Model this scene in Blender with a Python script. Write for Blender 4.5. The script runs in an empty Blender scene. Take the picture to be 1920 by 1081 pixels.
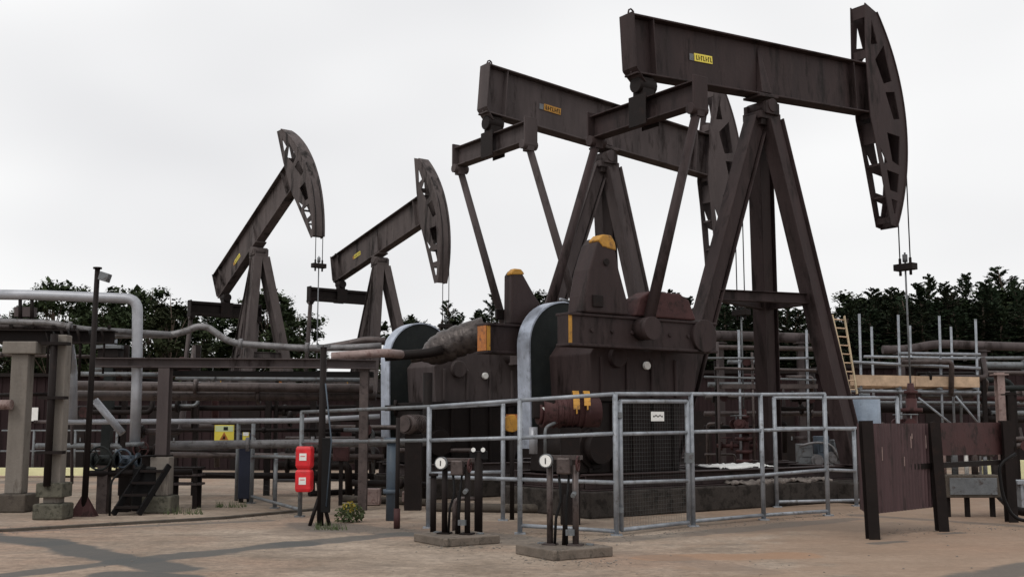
import bpy, bmesh, math, random
from mathutils import Vector, Matrix
R = math.radians
rnd = random.Random(7)
sc = bpy.context.scene

# ------------------------------------------------------------ camera, light, exposure
FOC, PITCH, EYE = 2050.0, 6.95, 1.6
cd = bpy.data.cameras.new("camera"); cam = bpy.data.objects.new("camera", cd)
sc.collection.objects.link(cam); sc.camera = cam
cam.location = (0, 0, EYE); cam.rotation_euler = (R(90 + PITCH), 0, 0)
cd.sensor_width = 36; cd.lens = 36 * FOC / 1920; cd.clip_end = 2000; cd.clip_start = .1

w = bpy.data.worlds.new("World"); sc.world = w; w.use_nodes = True
nt = w.node_tree; N = nt.nodes; Lk = nt.links
bg = N['Background']
sky = N.new('ShaderNodeTexSky'); sky.sky_type = 'NISHITA'; sky.sun_disc = False
SUN_EL, SUN_AZ = 50, 35
sky.sun_elevation = R(SUN_EL); sky.sun_rotation = R(180 - SUN_AZ); sky.dust_density = 5
skm = N.new('ShaderNodeVectorMath'); skm.operation = 'SCALE'; skm.inputs['Scale'].default_value = .1
Lk.new(sky.outputs['Color'], skm.inputs[0])
tc = N.new('ShaderNodeTexCoord')
mp = N.new('ShaderNodeMapping'); mp.inputs['Scale'].default_value = (1.0, 1.0, 2.2)
mp.inputs['Location'].default_value = (1.35, .2, .3)
Lk.new(tc.outputs['Generated'], mp.inputs[0])
ns = N.new('ShaderNodeTexNoise'); ns.inputs['Scale'].default_value = 1.3; ns.inputs['Detail'].default_value = 3
ns.inputs['Roughness'].default_value = .5
Lk.new(mp.outputs[0], ns.inputs['Vector'])
cr = N.new('ShaderNodeValToRGB')
cr.color_ramp.elements[0].position = .30; cr.color_ramp.elements[0].color = (.80, .80, .815, 1)
cr.color_ramp.elements[1].position = .50; cr.color_ramp.elements[1].color = (1.0, 1.0, 1.0, 1)
Lk.new(ns.outputs['Fac'], cr.inputs[0])
mx = N.new('ShaderNodeMix'); mx.data_type = 'RGBA'; mx.inputs['Factor'].default_value = .96
Lk.new(skm.outputs[0], mx.inputs['A']); Lk.new(cr.outputs[0], mx.inputs['B'])
Lk.new(mx.outputs['Result'], bg.inputs[0]); bg.inputs[1].default_value = 1.0

sl = bpy.data.lights.new("sun", 'SUN'); so = bpy.data.objects.new("sun", sl); sc.collection.objects.link(so)
sl.energy = 1.0; sl.angle = R(20); sl.color = (1, .96, .9)
so.rotation_euler = (R(90 - SUN_EL), 0, R(-SUN_AZ)); so.location = (0, 0, 30)
sc.view_settings.view_transform = 'Standard'; sc.view_settings.look = 'None'
sc.view_settings.exposure = 0.0; sc.view_settings.gamma = 1.0

# ------------------------------------------------------------ helpers
def ray(px, py):
    a = (px - 960) / FOC; b = (540.5 - py) / FOC; c, s = math.cos(R(PITCH)), math.sin(R(PITCH))
    return Vector((a, c - b * s, s + b * c))
def G(px, py, z=0.0):
    r = ray(px, py); t = (z - EYE) / r.z; return Vector((r.x * t, r.y * t, z))
def P(px, py, Y):
    r = ray(px, py); r = r * (Y / r.y); return Vector((r.x, r.y, r.z + EYE))

MATS = {}
def mat(name, col, rough=.6, metal=0.0, var=.25, scale=3.0, rust=None, rustamt=.45, streak=False, bump=.15, spec=.4, bscale=None, fade=None, objvar=0.0):
    if name in MATS: return MATS[name]
    m = bpy.data.materials.new(name); m.use_nodes = True; MATS[name] = m
    n = m.node_tree.nodes; l = m.node_tree.links; b = n['Principled BSDF']
    b.inputs['Roughness'].default_value = rough; b.inputs['Metallic'].default_value = metal
    b.inputs['Specular IOR Level'].default_value = spec
    t = n.new('ShaderNodeTexCoord'); mpn = n.new('ShaderNodeMapping'); l.new(t.outputs['Object'], mpn.inputs[0])
    if streak: mpn.inputs['Scale'].default_value = (1, 1, .22)
    a = n.new('ShaderNodeTexNoise'); a.inputs['Scale'].default_value = scale; a.inputs['Detail'].default_value = 8
    a.inputs['Roughness'].default_value = .65; l.new(mpn.outputs[0], a.inputs['Vector'])
    r = n.new('ShaderNodeValToRGB'); e = r.color_ramp.elements
    e[0].position = .3; e[1].position = .7
    e[0].color = tuple(c * (1 - var) for c in col) + (1,); e[1].color = tuple(min(1, c * (1 + var)) for c in col) + (1,)
    l.new(a.outputs['Fac'], r.inputs[0]); out = r.outputs[0]
    if rust:
        a2 = n.new('ShaderNodeTexNoise'); a2.inputs['Scale'].default_value = scale * 1.7; a2.inputs['Detail'].default_value = 10
        a2.inputs['Roughness'].default_value = .7; l.new(mpn.outputs[0], a2.inputs['Vector'])
        r2 = n.new('ShaderNodeValToRGB'); r2.color_ramp.elements[0].position = 1 - rustamt - .02; r2.color_ramp.elements[1].position = 1 - rustamt + .1
        l.new(a2.outputs['Fac'], r2.inputs[0])
        mm = n.new('ShaderNodeMix'); mm.data_type = 'RGBA'; l.new(r2.outputs[0], mm.inputs['Factor']); l.new(out, mm.inputs['A'])
        mm.inputs['B'].default_value = tuple(rust) + (1,); out = mm.outputs['Result']
    if fade:
        mp3 = n.new('ShaderNodeMapping'); mp3.inputs['Scale'].default_value = (2.2, 2.2, .35); l.new(t.outputs['Object'], mp3.inputs[0])
        a3 = n.new('ShaderNodeTexNoise'); a3.inputs['Scale'].default_value = 2.6; a3.inputs['Detail'].default_value = 9; a3.inputs['Roughness'].default_value = .72; l.new(mp3.outputs[0], a3.inputs['Vector'])
        r3 = n.new('ShaderNodeValToRGB'); r3.color_ramp.elements[0].position = .56; r3.color_ramp.elements[1].position = .74; r3.color_ramp.elements[1].color = (.75, .75, .75, 1)
        l.new(a3.outputs['Fac'], r3.inputs[0]); m3 = n.new('ShaderNodeMix'); m3.data_type = 'RGBA'; l.new(r3.outputs[0], m3.inputs['Factor']); l.new(out, m3.inputs['A'])
        m3.inputs['B'].default_value = tuple(fade) + (1,); out = m3.outputs['Result']
    if objvar:
        oi = n.new('ShaderNodeObjectInfo'); hs = n.new('ShaderNodeHueSaturation'); mr = n.new('ShaderNodeMapRange'); mr.inputs['To Min'].default_value = 1 - objvar; mr.inputs['To Max'].default_value = 1 + objvar
        l.new(oi.outputs['Random'], mr.inputs['Value']); l.new(mr.outputs[0], hs.inputs['Value']); l.new(out, hs.inputs['Color'])
        mh = n.new('ShaderNodeMapRange'); mh.inputs['To Min'].default_value = .47; mh.inputs['To Max'].default_value = .52; l.new(oi.outputs['Random'], mh.inputs['Value']); l.new(mh.outputs[0], hs.inputs['Hue']); out = hs.outputs['Color']
    l.new(out, b.inputs['Base Color'])
    if bump:
        bn = n.new('ShaderNodeTexNoise'); bn.inputs['Scale'].default_value = bscale or scale * 8; bn.inputs['Detail'].default_value = 6
        l.new(t.outputs['Object'], bn.inputs['Vector'])
        bb = n.new('ShaderNodeBump'); bb.inputs['Strength'].default_value = bump; bb.inputs['Distance'].default_value = .02
        l.new(bn.outputs['Fac'], bb.inputs['Height']); l.new(bb.outputs[0], b.inputs['Normal'])
        rr = n.new('ShaderNodeMapRange'); rr.inputs['To Min'].default_value = max(0, rough - .15); rr.inputs['To Max'].default_value = min(1, rough + .15)
        l.new(a.outputs['Fac'], rr.inputs['Value']); l.new(rr.outputs[0], b.inputs['Roughness'])
    return m
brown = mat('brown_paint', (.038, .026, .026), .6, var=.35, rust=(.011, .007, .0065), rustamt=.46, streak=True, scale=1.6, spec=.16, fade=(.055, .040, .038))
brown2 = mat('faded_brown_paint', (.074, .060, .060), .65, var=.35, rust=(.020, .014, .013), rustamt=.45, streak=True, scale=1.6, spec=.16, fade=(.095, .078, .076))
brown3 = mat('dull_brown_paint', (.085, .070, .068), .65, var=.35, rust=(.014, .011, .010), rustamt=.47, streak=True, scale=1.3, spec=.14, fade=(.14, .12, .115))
redbrown = mat('red_brown_paint', (.060, .027, .027), .6, rust=(.02, .011, .010), rustamt=.47, scale=2.5, spec=.16, fade=(.10, .055, .052))
darkm = mat('grimy_dark_steel', (.014, .0105, .010), .6, rust=(.022, .014, .012), rustamt=.42, scale=3, spec=.12)
black = mat('black_steel', (.008, .0075, .008), .5, spec=.15, scale=5)
galv = mat('galvanised_steel', (.27, .29, .32), .5, .35, var=.35, rust=(.13, .125, .12), rustamt=.42, scale=5, spec=.5)
galvdk = mat('weathered_galvanised_steel', (.15, .16, .17), .55, .3, rust=(.07, .055, .05), rustamt=.45, scale=5)
silver = mat('bright_sheet_metal', (.40, .44, .52), .4, .5, var=.3, scale=4, bump=.1, rust=(.22, .24, .28), rustamt=.42)
lag = mat('grey_pipe_cladding', (.34, .35, .38), .45, .35, var=.2, scale=3, rust=(.18, .17, .17), rustamt=.38)
lag2 = mat('dull_grey_cladding', (.17, .165, .17), .45, .3, var=.35, scale=5, rust=(.07, .06, .055), rustamt=.45)
lagb = mat('brown_pipe_cladding', (.075, .058, .055), .45, .3, var=.4, scale=6, rust=(.03, .021, .019), rustamt=.45)
pinkm = mat('pinkish_lagging', (.26, .19, .175), .5, .1, var=.3, scale=5, rust=(.14, .08, .07), rustamt=.45)
yellow = mat('yellow_paint', (.42, .21, .03), .55, rust=(.16, .08, .025), rustamt=.46, scale=5)
orange = mat('orange_paint', (.40, .14, .03), .55, rust=(.15, .05, .02), rustamt=.45, scale=6)
paleyel = mat('pale_yellow_paint', (.75, .72, .42), .55, var=.1, scale=4)
red = mat('red_enamel', (.62, .012, .02), .4, var=.3, scale=5, spec=.5, bump=.03)
white = mat('white_enamel', (.78, .78, .76), .45, var=.08, scale=9, bump=.03)
signyel = mat('sign_yellow', (.75, .62, .08), .45, var=.08, scale=8, bump=.03)
green = mat('green_grey_paint', (.014, .017, .017), .6, rust=(.02, .022, .02), rustamt=.45, scale=4, spec=.2)
bluegrey = mat('blue_grey_paint', (.055, .075, .10), .5, rust=(.05, .06, .07), rustamt=.4, scale=4)
conc = mat('weathered_concrete', (.19, .17, .15), .9, rust=(.10, .085, .07), rustamt=.43, streak=True, scale=2.5, spec=.2, bump=.4)
concdk = mat('damp_concrete', (.085, .072, .06), .9, rust=(.05, .042, .036), rustamt=.45, scale=3, spec=.2, bump=.4)
concgr = mat('mossy_concrete', (.10, .095, .075), .9, rust=(.04, .04, .03), rustamt=.48, scale=5, spec=.2, bump=.4)
grimconc = mat('oil_stained_concrete', (.045, .038, .034), .85, rust=(.018, .015, .013), rustamt=.5, scale=3, spec=.2, bump=.4)
timber = mat('pale_scaffold_timber', (.54, .39, .27), .8, var=.25, scale=4, rust=(.34, .23, .15), rustamt=.4, spec=.2)
rustp = mat('rusted_corrugated_sheet', (.074, .044, .047), .7, rust=(.024, .017, .016), rustamt=.46, streak=True, scale=3, spec=.3)
brick = mat('brown_cladding_sheet', (.026, .0165, .0175), .8, rust=(.012, .009, .009), rustamt=.4, streak=True, scale=2, spec=.08)
wirem = mat('fence_wire', (.09, .095, .095), .5, .4, bump=0)

class MB:
    def __init__(s): s.v = []; s.f = []; s.sm = []
    def add(s, vs, fs, smooth=False):
        o = len(s.v); s.v += [Vector(v) for v in vs]
        for f in fs: s.f.append([i + o for i in f]); s.sm.append(smooth)
        return s
    def box(s, c, d, M=None):
        c = Vector(c); hx, hy, hz = d[0] / 2, d[1] / 2, d[2] / 2
        vs = [Vector((x, y, z)) for x in (-hx, hx) for y in (-hy, hy) for z in (-hz, hz)]
        if M is not None: vs = [M @ v for v in vs]
        return s.add([c + v for v in vs], [(0, 1, 3, 2), (4, 6, 7, 5), (0, 4, 5, 1), (2, 3, 7, 6), (0, 2, 6, 4), (1, 5, 7, 3)])
    def bar(s, a, b, wx, wy, up=(0, 0, 1), w2=None):
        """rectangular bar from a to b; wx across, wy along 'up'"""
        a, b = Vector(a), Vector(b); d = (b - a).normalized(); up = Vector(up)
        if abs(d.dot(up)) > .98: up = Vector((1, 0, 0))
        x = d.cross(up).normalized(); y = x.cross(d).normalized()
        k = w2 if w2 else 1
        vs = []
        for p, q in ((a, 1), (b, k)):
            for i, j in ((-1, -1), (1, -1), (1, 1), (-1, 1)): vs.append(p + x * i * wx / 2 * q + y * j * wy / 2 * q)
        return s.add(vs, [(3, 2, 1, 0), (4, 5, 6, 7), (0, 1, 5, 4), (1, 2, 6, 5), (2, 3, 7, 6), (3, 0, 4, 7)])
    def ibeam(s, a, b, wd, ht, t=.03, up=(0, 0, 1)):
        a, b = Vector(a), Vector(b); d = (b - a).normalized(); up = Vector(up)
        if abs(d.dot(up)) > .98: up = Vector((1, 0, 0))
        x = d.cross(up).normalized(); y = x.cross(d).normalized()
        s.bar(a, b, t, ht - 2 * t, up); o = y * (ht / 2 - t / 2)
        s.bar(a + o, b + o, wd, t, up); s.bar(a - o, b - o, wd, t, up); return s
    def tube(s, pts, r, seg=12, cap=True, smooth=True):
        pts = [Vector(p) for p in pts]; n = len(pts)
        rs = r if isinstance(r, (list, tuple)) else [r] * n
        ref = None; rings = []
        for i, p in enumerate(pts):
            d = ((pts[min(i + 1, n - 1)] - p).normalized() + (p - pts[max(i - 1, 0)]).normalized())
            if d.length < 1e-6: d = Vector((0, 0, 1))
            d.normalize()
            if ref is None:
                ref = Vector((0, 0, 1)) if abs(d.z) < .9 else Vector((1, 0, 0))
            x = d.cross(ref).normalized(); y = x.cross(d).normalized(); ref = y
            rings.append([p + (x * math.cos(2 * math.pi * k / seg) + y * math.sin(2 * math.pi * k / seg)) * rs[i] for k in range(seg)])
        o = len(s.v)
        for rg in rings: s.v += rg
        for i in range(n - 1):
            for k in range(seg):
                k2 = (k + 1) % seg
                s.f.append([o + i * seg + k, o + i * seg + k2, o + (i + 1) * seg + k2, o + (i + 1) * seg + k]); s.sm.append(smooth)
        if cap:
            s.f.append([o + k for k in range(seg)][::-1]); s.sm.append(False)
            s.f.append([o + (n - 1) * seg + k for k in range(seg)]); s.sm.append(False)
        return s
    def prism(s, poly, ext):
        n = len(poly); ext = Vector(ext); poly = [Vector(p) for p in poly]
        return s.add(poly + [p + ext for p in poly], [list(range(n))[::-1], list(range(n, 2 * n))] + [(i, (i + 1) % n, n + (i + 1) % n, n + i) for i in range(n)])
    def build(s, name, m, parent=None, world=True, origin=None, bevel=0):
        me = bpy.data.meshes.new(name)
        vs = s.v; loc = Vector((0, 0, 0))
        if parent is not None and world:
            inv = WM[parent.name].inverted(); vs = [inv @ v for v in vs]
        elif parent is None:
            if origin is None:
                zs = min(v.z for v in vs); origin = Vector((sum(v.x for v in vs) / len(vs), sum(v.y for v in vs) / len(vs), zs))
            loc = Vector(origin); vs = [v - loc for v in vs]
        me.from_pydata([tuple(v) for v in vs], [], s.f); me.update()
        me.polygons.foreach_set('use_smooth', s.sm)
        bm = bmesh.new(); bm.from_mesh(me); bmesh.ops.recalc_face_normals(bm, faces=bm.faces); bm.to_mesh(me); bm.free()
        me.materials.append(m)
        o = bpy.data.objects.new(name, me); sc.collection.objects.link(o); o.parent = parent
        if parent is None: o.location = loc
        WM[o.name] = (WM[parent.name].copy() if parent is not None else Matrix.Translation(loc))
        if bevel:
            md = o.modifiers.new('bevel', 'BEVEL'); md.width = bevel; md.segments = 2; md.limit_method = 'ANGLE'; md.angle_limit = R(40)
        return o
WM = {}
def tag(o, label=None, cat=None, group=None, kind=None):
    if label: o['label'] = label
    if cat: o['category'] = cat
    if group: o['group'] = group
    if kind: o['kind'] = kind
    return o
def thing(name, label, cat, loc, rz=0, group=None):
    o = bpy.data.objects.new(name, None); sc.collection.objects.link(o)
    o.location = loc; o.rotation_euler = (0, 0, rz); o.empty_display_size = .3
    WM[o.name] = Matrix.Translation(Vector(loc)) @ Matrix.Rotation(rz, 4, 'Z')
    return tag(o, label, cat, group)
def bend(pts, r=.3, n=5):
    """round the corners of a polyline"""
    pts = [Vector(p) for p in pts]; out = [pts[0]]
    for i in range(1, len(pts) - 1):
        a, b, c = pts[i - 1], pts[i], pts[i + 1]
        k = min(r, (a - b).length * .45, (c - b).length * .45)
        p, q = b + (a - b).normalized() * k, b + (c - b).normalized() * k
        for j in range(n + 1):
            t = j / n; out.append(p * (1 - t) ** 2 + b * 2 * t * (1 - t) + q * t * t)
    return out + [pts[-1]]
def arcpts(cx, cz, r, a0, a1, n, y):
    return [Vector((cx + r * math.cos(R(a0 + (a1 - a0) * i / n)), y, cz + r * math.sin(R(a0 + (a1 - a0) * i / n)))) for i in range(n + 1)]
def plate_with_holes(outline, holes, y, t):
    """2D outline/holes in (x,z) -> MB of a plate centred on local y"""
    cu = bpy.data.curves.new('tmp', 'CURVE'); cu.dimensions = '2D'; cu.fill_mode = 'BOTH'; cu.extrude = t / 2
    for poly in [outline] + holes:
        sp = cu.splines.new('POLY'); sp.points.add(len(poly) - 1); sp.use_cyclic_u = True
        for i, (x, z) in enumerate(poly): sp.points[i].co = (x, z, 0, 1)
    ob = bpy.data.objects.new('tmp', cu); sc.collection.objects.link(ob)
    me = bpy.data.meshes.new_from_object(ob.evaluated_get(bpy.context.evaluated_depsgraph_get()))
    mb = MB(); mb.add([Vector((v.co.x, y + v.co.z, v.co.y)) for v in me.vertices], [tuple(p.vertices) for p in me.polygons])
    bpy.data.objects.remove(ob); bpy.data.curves.remove(cu); bpy.data.meshes.remove(me)
    return mb

# ------------------------------------------------------------ ground
def ground_material():
    m = bpy.data.materials.new('yard_concrete'); m.use_nodes = True
    n = m.node_tree.nodes; l = m.node_tree.links; b = n['Principled BSDF']; b.inputs['Roughness'].default_value = .9
    b.inputs['Specular IOR Level'].default_value = .25
    t = n.new('ShaderNodeTexCoord')
    def noise(s, d=8, rg=.6, sc3=None):
        a = n.new('ShaderNodeTexNoise'); a.inputs['Scale'].default_value = s; a.inputs['Detail'].default_value = d; a.inputs['Roughness'].default_value = rg
        if sc3:
            q = n.new('ShaderNodeMapping'); q.inputs['Scale'].default_value = sc3; l.new(t.outputs['Object'], q.inputs[0]); l.new(q.outputs[0], a.inputs['Vector'])
        else: l.new(t.outputs['Object'], a.inputs['Vector'])
        return a.outputs['Fac']
    def ramp(src, p0, c0, p1, c1):
        r = n.new('ShaderNodeValToRGB'); e = r.color_ramp.elements; e[0].position = p0; e[1].position = p1
        e[0].color = tuple(c0) + (1,); e[1].color = tuple(c1) + (1,); l.new(src, r.inputs[0]); return r.outputs[0]
    def mix(f, a, bb, mode='MIX'):
        q = n.new('ShaderNodeMix'); q.data_type = 'RGBA'; q.blend_type = mode
        for k, v in (('Factor', f), ('A', a), ('B', bb)):
            if isinstance(v, (float, int)): q.inputs[k].default_value = v
            elif isinstance(v, tuple): q.inputs[k].default_value = v + (1,)
            else: l.new(v, q.inputs[k])
        return q.outputs['Result']
    col = ramp(noise(.35, 9, .7), .38, (.225, .172, .130), .62, (.41, .33, .262))
    reddish = ramp(noise(.22, 5), .48, (0, 0, 0), .66, (1, 1, 1)); col = mix(reddish, col, (.33, .225, .165))
    grit = ramp(noise(9, 10, .8), .34, (.55, .55, .55), .66, (1.25, 1.25, 1.25)); col = mix(1.0, col, grit, 'MULTIPLY')
    dst = ramp(noise(.9, 8, .7, (1, 2.4, 1)), .46, (0, 0, 0), .70, (.7, .7, .7)); col = mix(dst, col, (.13, .105, .085))
    # damp / tyre stains along straight runs
    sp = n.new('ShaderNodeSeparateXYZ'); l.new(t.outputs['Object'], sp.inputs[0])
    def M(op, a, b=None, c=None):
        q = n.new('ShaderNodeMath'); q.operation = op
        for i, v in enumerate((a, b, c)):
            if v is None: continue
            if isinstance(v, (int, float)): q.inputs[i].default_value = v
            else: l.new(v, q.inputs[i])
        return q.outputs[0]
    wob = noise(.8, 4)
    for (x0, y0), (x1, y1), wd, amt, *cc in STAINS:
        L = math.hypot(x1 - x0, y1 - y0); ux, uy = (x1 - x0) / L, (y1 - y0) / L
        dx = M('SUBTRACT', sp.outputs[0], x0); dy = M('SUBTRACT', sp.outputs[1], y0)
        tt = M('ADD', M('MULTIPLY', dx, ux), M('MULTIPLY', dy, uy))
        tt = M('MINIMUM', M('MAXIMUM', tt, 0.0), L)
        ex = M('SUBTRACT', dx, M('MULTIPLY', tt, ux)); ey = M('SUBTRACT', dy, M('MULTIPLY', tt, uy))
        d = M('SQRT', M('ADD', M('MULTIPLY', ex, ex), M('MULTIPLY', ey, ey)))
        d = M('ADD', d, M('MULTIPLY', M('SUBTRACT', wob, .5), wd * 2.2))
        k = n.new('ShaderNodeMapRange'); k.interpolation_type = 'SMOOTHSTEP'
        k.inputs['From Min'].default_value = wd * .6; k.inputs['From Max'].default_value = wd; k.inputs['To Min'].default_value = amt; k.inputs['To Max'].default_value = 0
        l.new(d, k.inputs['Value'])
        col = mix(k.outputs[0], col, cc[0] if cc else (.080, .080, .078))
    l.new(col, b.inputs['Base Color'])
    bb = n.new('ShaderNodeBump'); bb.inputs['Strength'].default_value = .5; bb.inputs['Distance'].default_value = .03
    l.new(noise(6, 10, .7), bb.inputs['Height']); l.new(bb.outputs[0], b.inputs['Normal'])
    return m
g2 = lambda *a: tuple(G(*a)[:2])
STAINS = [((6, 8), (6.5, 24), 4.2, .6, (.265, .18, .125)), ((10, 10), (12, 24), 4.0, .6, (.23, .155, .11)), (g2(620, 990), g2(1640, 985), 1.1, .5, (.15, .115, .092)), (g2(1230, 1045), g2(1500, 1040), .35, .45, (.33, .18, .10)), (g2(1180, 1035), g2(1420, 1070), .3, .4, (.17, .13, .105)),(g2(-60, 1000), g2(90, 1018), .42, .92), (g2(90, 1018), g2(330, 1066), .36, .92), (g2(-20, 1082), g2(230, 1052), .24, .85), (g2(230, 1052), g2(560, 1018), .36, .88), (g2(560, 1018), g2(760, 1000), .36, .8),
          (g2(215, 1075), g2(340, 1081), .26, .9), (g2(30, 996), g2(500, 975), .16, .6), (g2(600, 985), g2(960, 1010), .7, .5), (g2(1640, 1018), g2(1690, 1014), .12, .7), (g2(1765, 1000), g2(1800, 998), .12, .7), (g2(1150, 1012), g2(1600, 972), .3, .5),
          (g2(1610, 965), g2(1900, 985), .25, .5), (g2(1830, 1085), g2(1960, 1058), .4, .75), (g2(-200, 902), g2(250, 905), .8, .4)]
gm = ground_material()
mb = MB()
mb.add([(-1500, -60, 0), (1500, -60, 0), (1500, 1500, 0), (-1500, 1500, 0)], [(0, 1, 2, 3)])
tag(mb.build('ground', gm, origin=(0, 0, 0)), kind='structure')
# raised concrete apron behind a low kerb on the left
a, b_ = G(-120, 1003), G(420, 972); c_ = G(600, 955)
kerbpts = [G(-400, 1020), a, b_, c_]
mb = MB()
for p, q in zip(kerbpts[:-1], kerbpts[1:]): mb.bar(p + Vector((0, 0, .005)), q + Vector((0, 0, .005)), .14, .07)
tag(mb.build('kerb', concdk), kind='structure')

# ------------------------------------------------------------ pumpjacks
BR = 4.88
def pumpjack(label, x, y, h, beta, mt, crank, weights, hero=True, rodlen=5.2, rodbot=1.9, sign=True, plinth=True, thin_head=False):
    t = thing('pumpjack', label, 'pumpjack', (x, y, 0), h, 'nodding donkey pumpjacks')
    HS = 8.34; Y_ = Vector((0, 1, 0))
    def B(p):
        c, s = math.cos(beta), math.sin(beta); return Vector((p[0] * c - p[2] * s, p[1], p[0] * s + p[2] * c + HS))
    bd = lambda mb, n, m, par=None, bv=.012: mb.build(n, m, par or t, world=False, bevel=bv)
    # plinth and skid
    if plinth:
        mb = MB().box((-1.85, 0, .22), (8.1, 2.5, .44)).box((1.3, 0, .2), (1.6, 3.4, .40)); bd(mb, 'concrete_plinth', grimconc, bv=.03)
        mb = MB()
        for s in (-1, 1): mb.ibeam((-5.8, s * 1.0, .58), (1.9, s * 1.0, .58), .26, .28, .025)
        for xx in (-5.7, -4.2, -2.6, -.6, 1.6): mb.ibeam((xx, -.86, .565), (xx, .86, .565), .2, .24, .025)
        bd(mb, 'skid_frame', mt)
    # samson post
    for nm, foot, top, wd in (('leg', (1.2, -1.15, .72), (.12, -.16, 8.0), .44), ('leg', (1.45, 1.3, .72), (.1, .16, 8.0), .44), ('leg', (-3.02, 0, .72), (-.16, 0, 8.0), .42)):
        mb = MB(); f, tp = Vector(foot), Vector(top); d = (f - tp).normalized()
        ax = Vector((0, 1, 0)); ax = (ax - d * ax.dot(d)).normalized(); up = d.cross(ax)
        mb.bar(tp, f, .03, wd - .06, up)                              # web, flanges facing fore and aft
        for s in (-1, 1): mb.bar(tp + up * s * (wd / 2 - .015), f + up * s * (wd / 2 - .015), wd * .8, .03, up)
        mb.bar(tp + ax * 0, f, wd * .55, wd - .14, up)
        mb.box((f.x, f.y, .735), (.6, .6, .03))
        bd(mb, nm, mt)
    mb = MB(); fr = lambda A, T, z: Vector(A) + (Vector(T) - Vector(A)) * ((z - A[2]) / (T[2] - A[2]))
    zb = 4.15
    p1 = fr((1.2, -1.15, .72), (.12, -.16, 8.0), zb); p2 = fr((1.45, 1.3, .72), (.1, .16, 8.0), zb); p3 = fr((-3.02, 0, .72), (-.16, 0, 8), zb)
    for q, r_ in ((p1, p2), (p2, p3), (p3, p1)): mb.ibeam(q, r_, .16, .22, .02)
    bd(mb, 'cross_brace', mt)
    mb = MB().box((0, 0, 8.07), (.62, .52, .16)).box((0, 0, 7.93), (.5, .44, .14)); mb.tube([(0, -.34, 8.28), (0, .34, 8.28)], .15, 16)
    for s in (-1, 1): mb.box((0, s * .27, 8.22), (.42, .1, .26))
    bd(mb, 'saddle_bearing', mt)
    mb = MB()                                                          # rungs of the post ladder
    la, lb = Vector((1.66, 1.36, 1.0)), Vector((.34, .34, 7.7))
    # walking beam
    W, b0, d_ = .38, .2, 1.2; L0, L1 = -3.74, 3.66
    mb = MB()
    def bq(x0, x1, y0, y1, z0, z1): mb.add([B((xx, yy, zz)) for xx in (x0, x1) for yy in (y0, y1) for zz in (z0, z1)], [(0, 1, 3, 2), (4, 6, 7, 5), (0, 4, 5, 1), (2, 3, 7, 6), (0, 2, 6, 4), (1, 5, 7, 3)])
    bq(L0, L1, -.02, .02, b0 + .04, b0 + d_ - .04); bq(L0, L1, -W / 2, W / 2, b0, b0 + .04); bq(L0, L1, -W / 2, W / 2, b0 + d_ - .04, b0 + d_)
    wb = bd(mb, 'walking_beam', mt)
    mb = MB(); bq(L0 - .03, L0, -W / 2 - .02, W / 2 + .02, b0 + .12, b0 + d_ + .03)
    mb.add([B(p) for p in ((L0 - .03, -W / 2 - .02, b0 + .117), (L0 - .03, W / 2 + .02, b0 + .117), (L0 + .2, W / 2, b0 - .14), (L0 + .2, -W / 2, b0 - .14), (L0 + .0, -W / 2 - .02, b0 + .117), (L0 + .0, W / 2 + .02, b0 + .117), (L0 + .23, W / 2, b0 - .14), (L0 + .23, -W / 2, b0 - .14))],
           [(0, 1, 2, 3), (4, 7, 6, 5), (0, 4, 5, 1), (1, 5, 6, 2), (2, 6, 7, 3), (3, 7, 4, 0)])
    bd(mb, 'end_plate', mt, wb)
    mb = MB(); mb.tube([B((L0 + .1 + .07 * math.cos(a), 0, b0 + d_ + .06 + .09 * math.sin(a))) for a in [i * math.pi / 4 for i in range(9)]], .018, 6); bd(mb, 'lifting_eye', mt, wb, 0)
    mb = MB()
    for s in (-1, 1):
        mb.add([B(p) for p in ((-.16, s * W / 2, b0 + .05), (.16, s * W / 2, b0 + .05), (.03, s * .021, b0 + d_ - .06), (-.03, s * .021, b0 + d_ - .06), (-.16, s * .021, b0 + .05), (.16, s * .021, b0 + .05))], [(0, 1, 2, 3), (0, 4, 5, 1), (0, 3, 4), (1, 5, 2), (4, 3, 2, 5)])
    bq(-.3, .3, -.24, .24, b0 - .06, b0 - .004)
    bd(mb, 'stiffener', mt, wb)
    for X_ in (-3.2, 3.1):
        for y0_, y1_ in ((-W / 2 + .02, -.021), (.021, W / 2 - .02)):
            mb = MB(); bq(X_ - .012, X_ + .012, y0_, y1_, b0 + .041, b0 + d_ - .041); bd(mb, 'web_rib', mt, wb, 0)
    if sign:
        mb = MB(); bq(-1.98, -1.46, -.036, -.022, .72, .885); sg = bd(mb, 'name_plate', signyel if not crank.get('dull') else yellow, wb, 0)
        mb = MB(); xx = -1.93
        for k in range(7): bq(xx, xx + .018, -.041, -.037, .75, .85); bq(xx + .018, xx + .045, -.0415, -.0372, .75 + .04 * (k % 3), .765 + .04 * (k % 3)); xx += .068
        bd(mb, 'lettering', darkm, sg, 0)
        mb = MB(); bq(-2.12, -2.0, -.036, -.022, .72, .86); bd(mb, 'data_plate', galvdk if hero else yellow, wb, 0)
    # horse head
    hw = .20
    A0, A1 = -30.5, (33.4 if hero else 35.4)
    pol = lambda r, a: (r * math.cos(R(a)), r * math.sin(R(a)))
    outer = [pol(BR - .03, A0 + (A1 - A0) * i / 24) for i in range(25)]
    inner = [(3.64, 2.84 if hero else 2.98), (3.52, 1.5), (3.52, .1), (3.66, -.55), (3.98, -2.42)]
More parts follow.
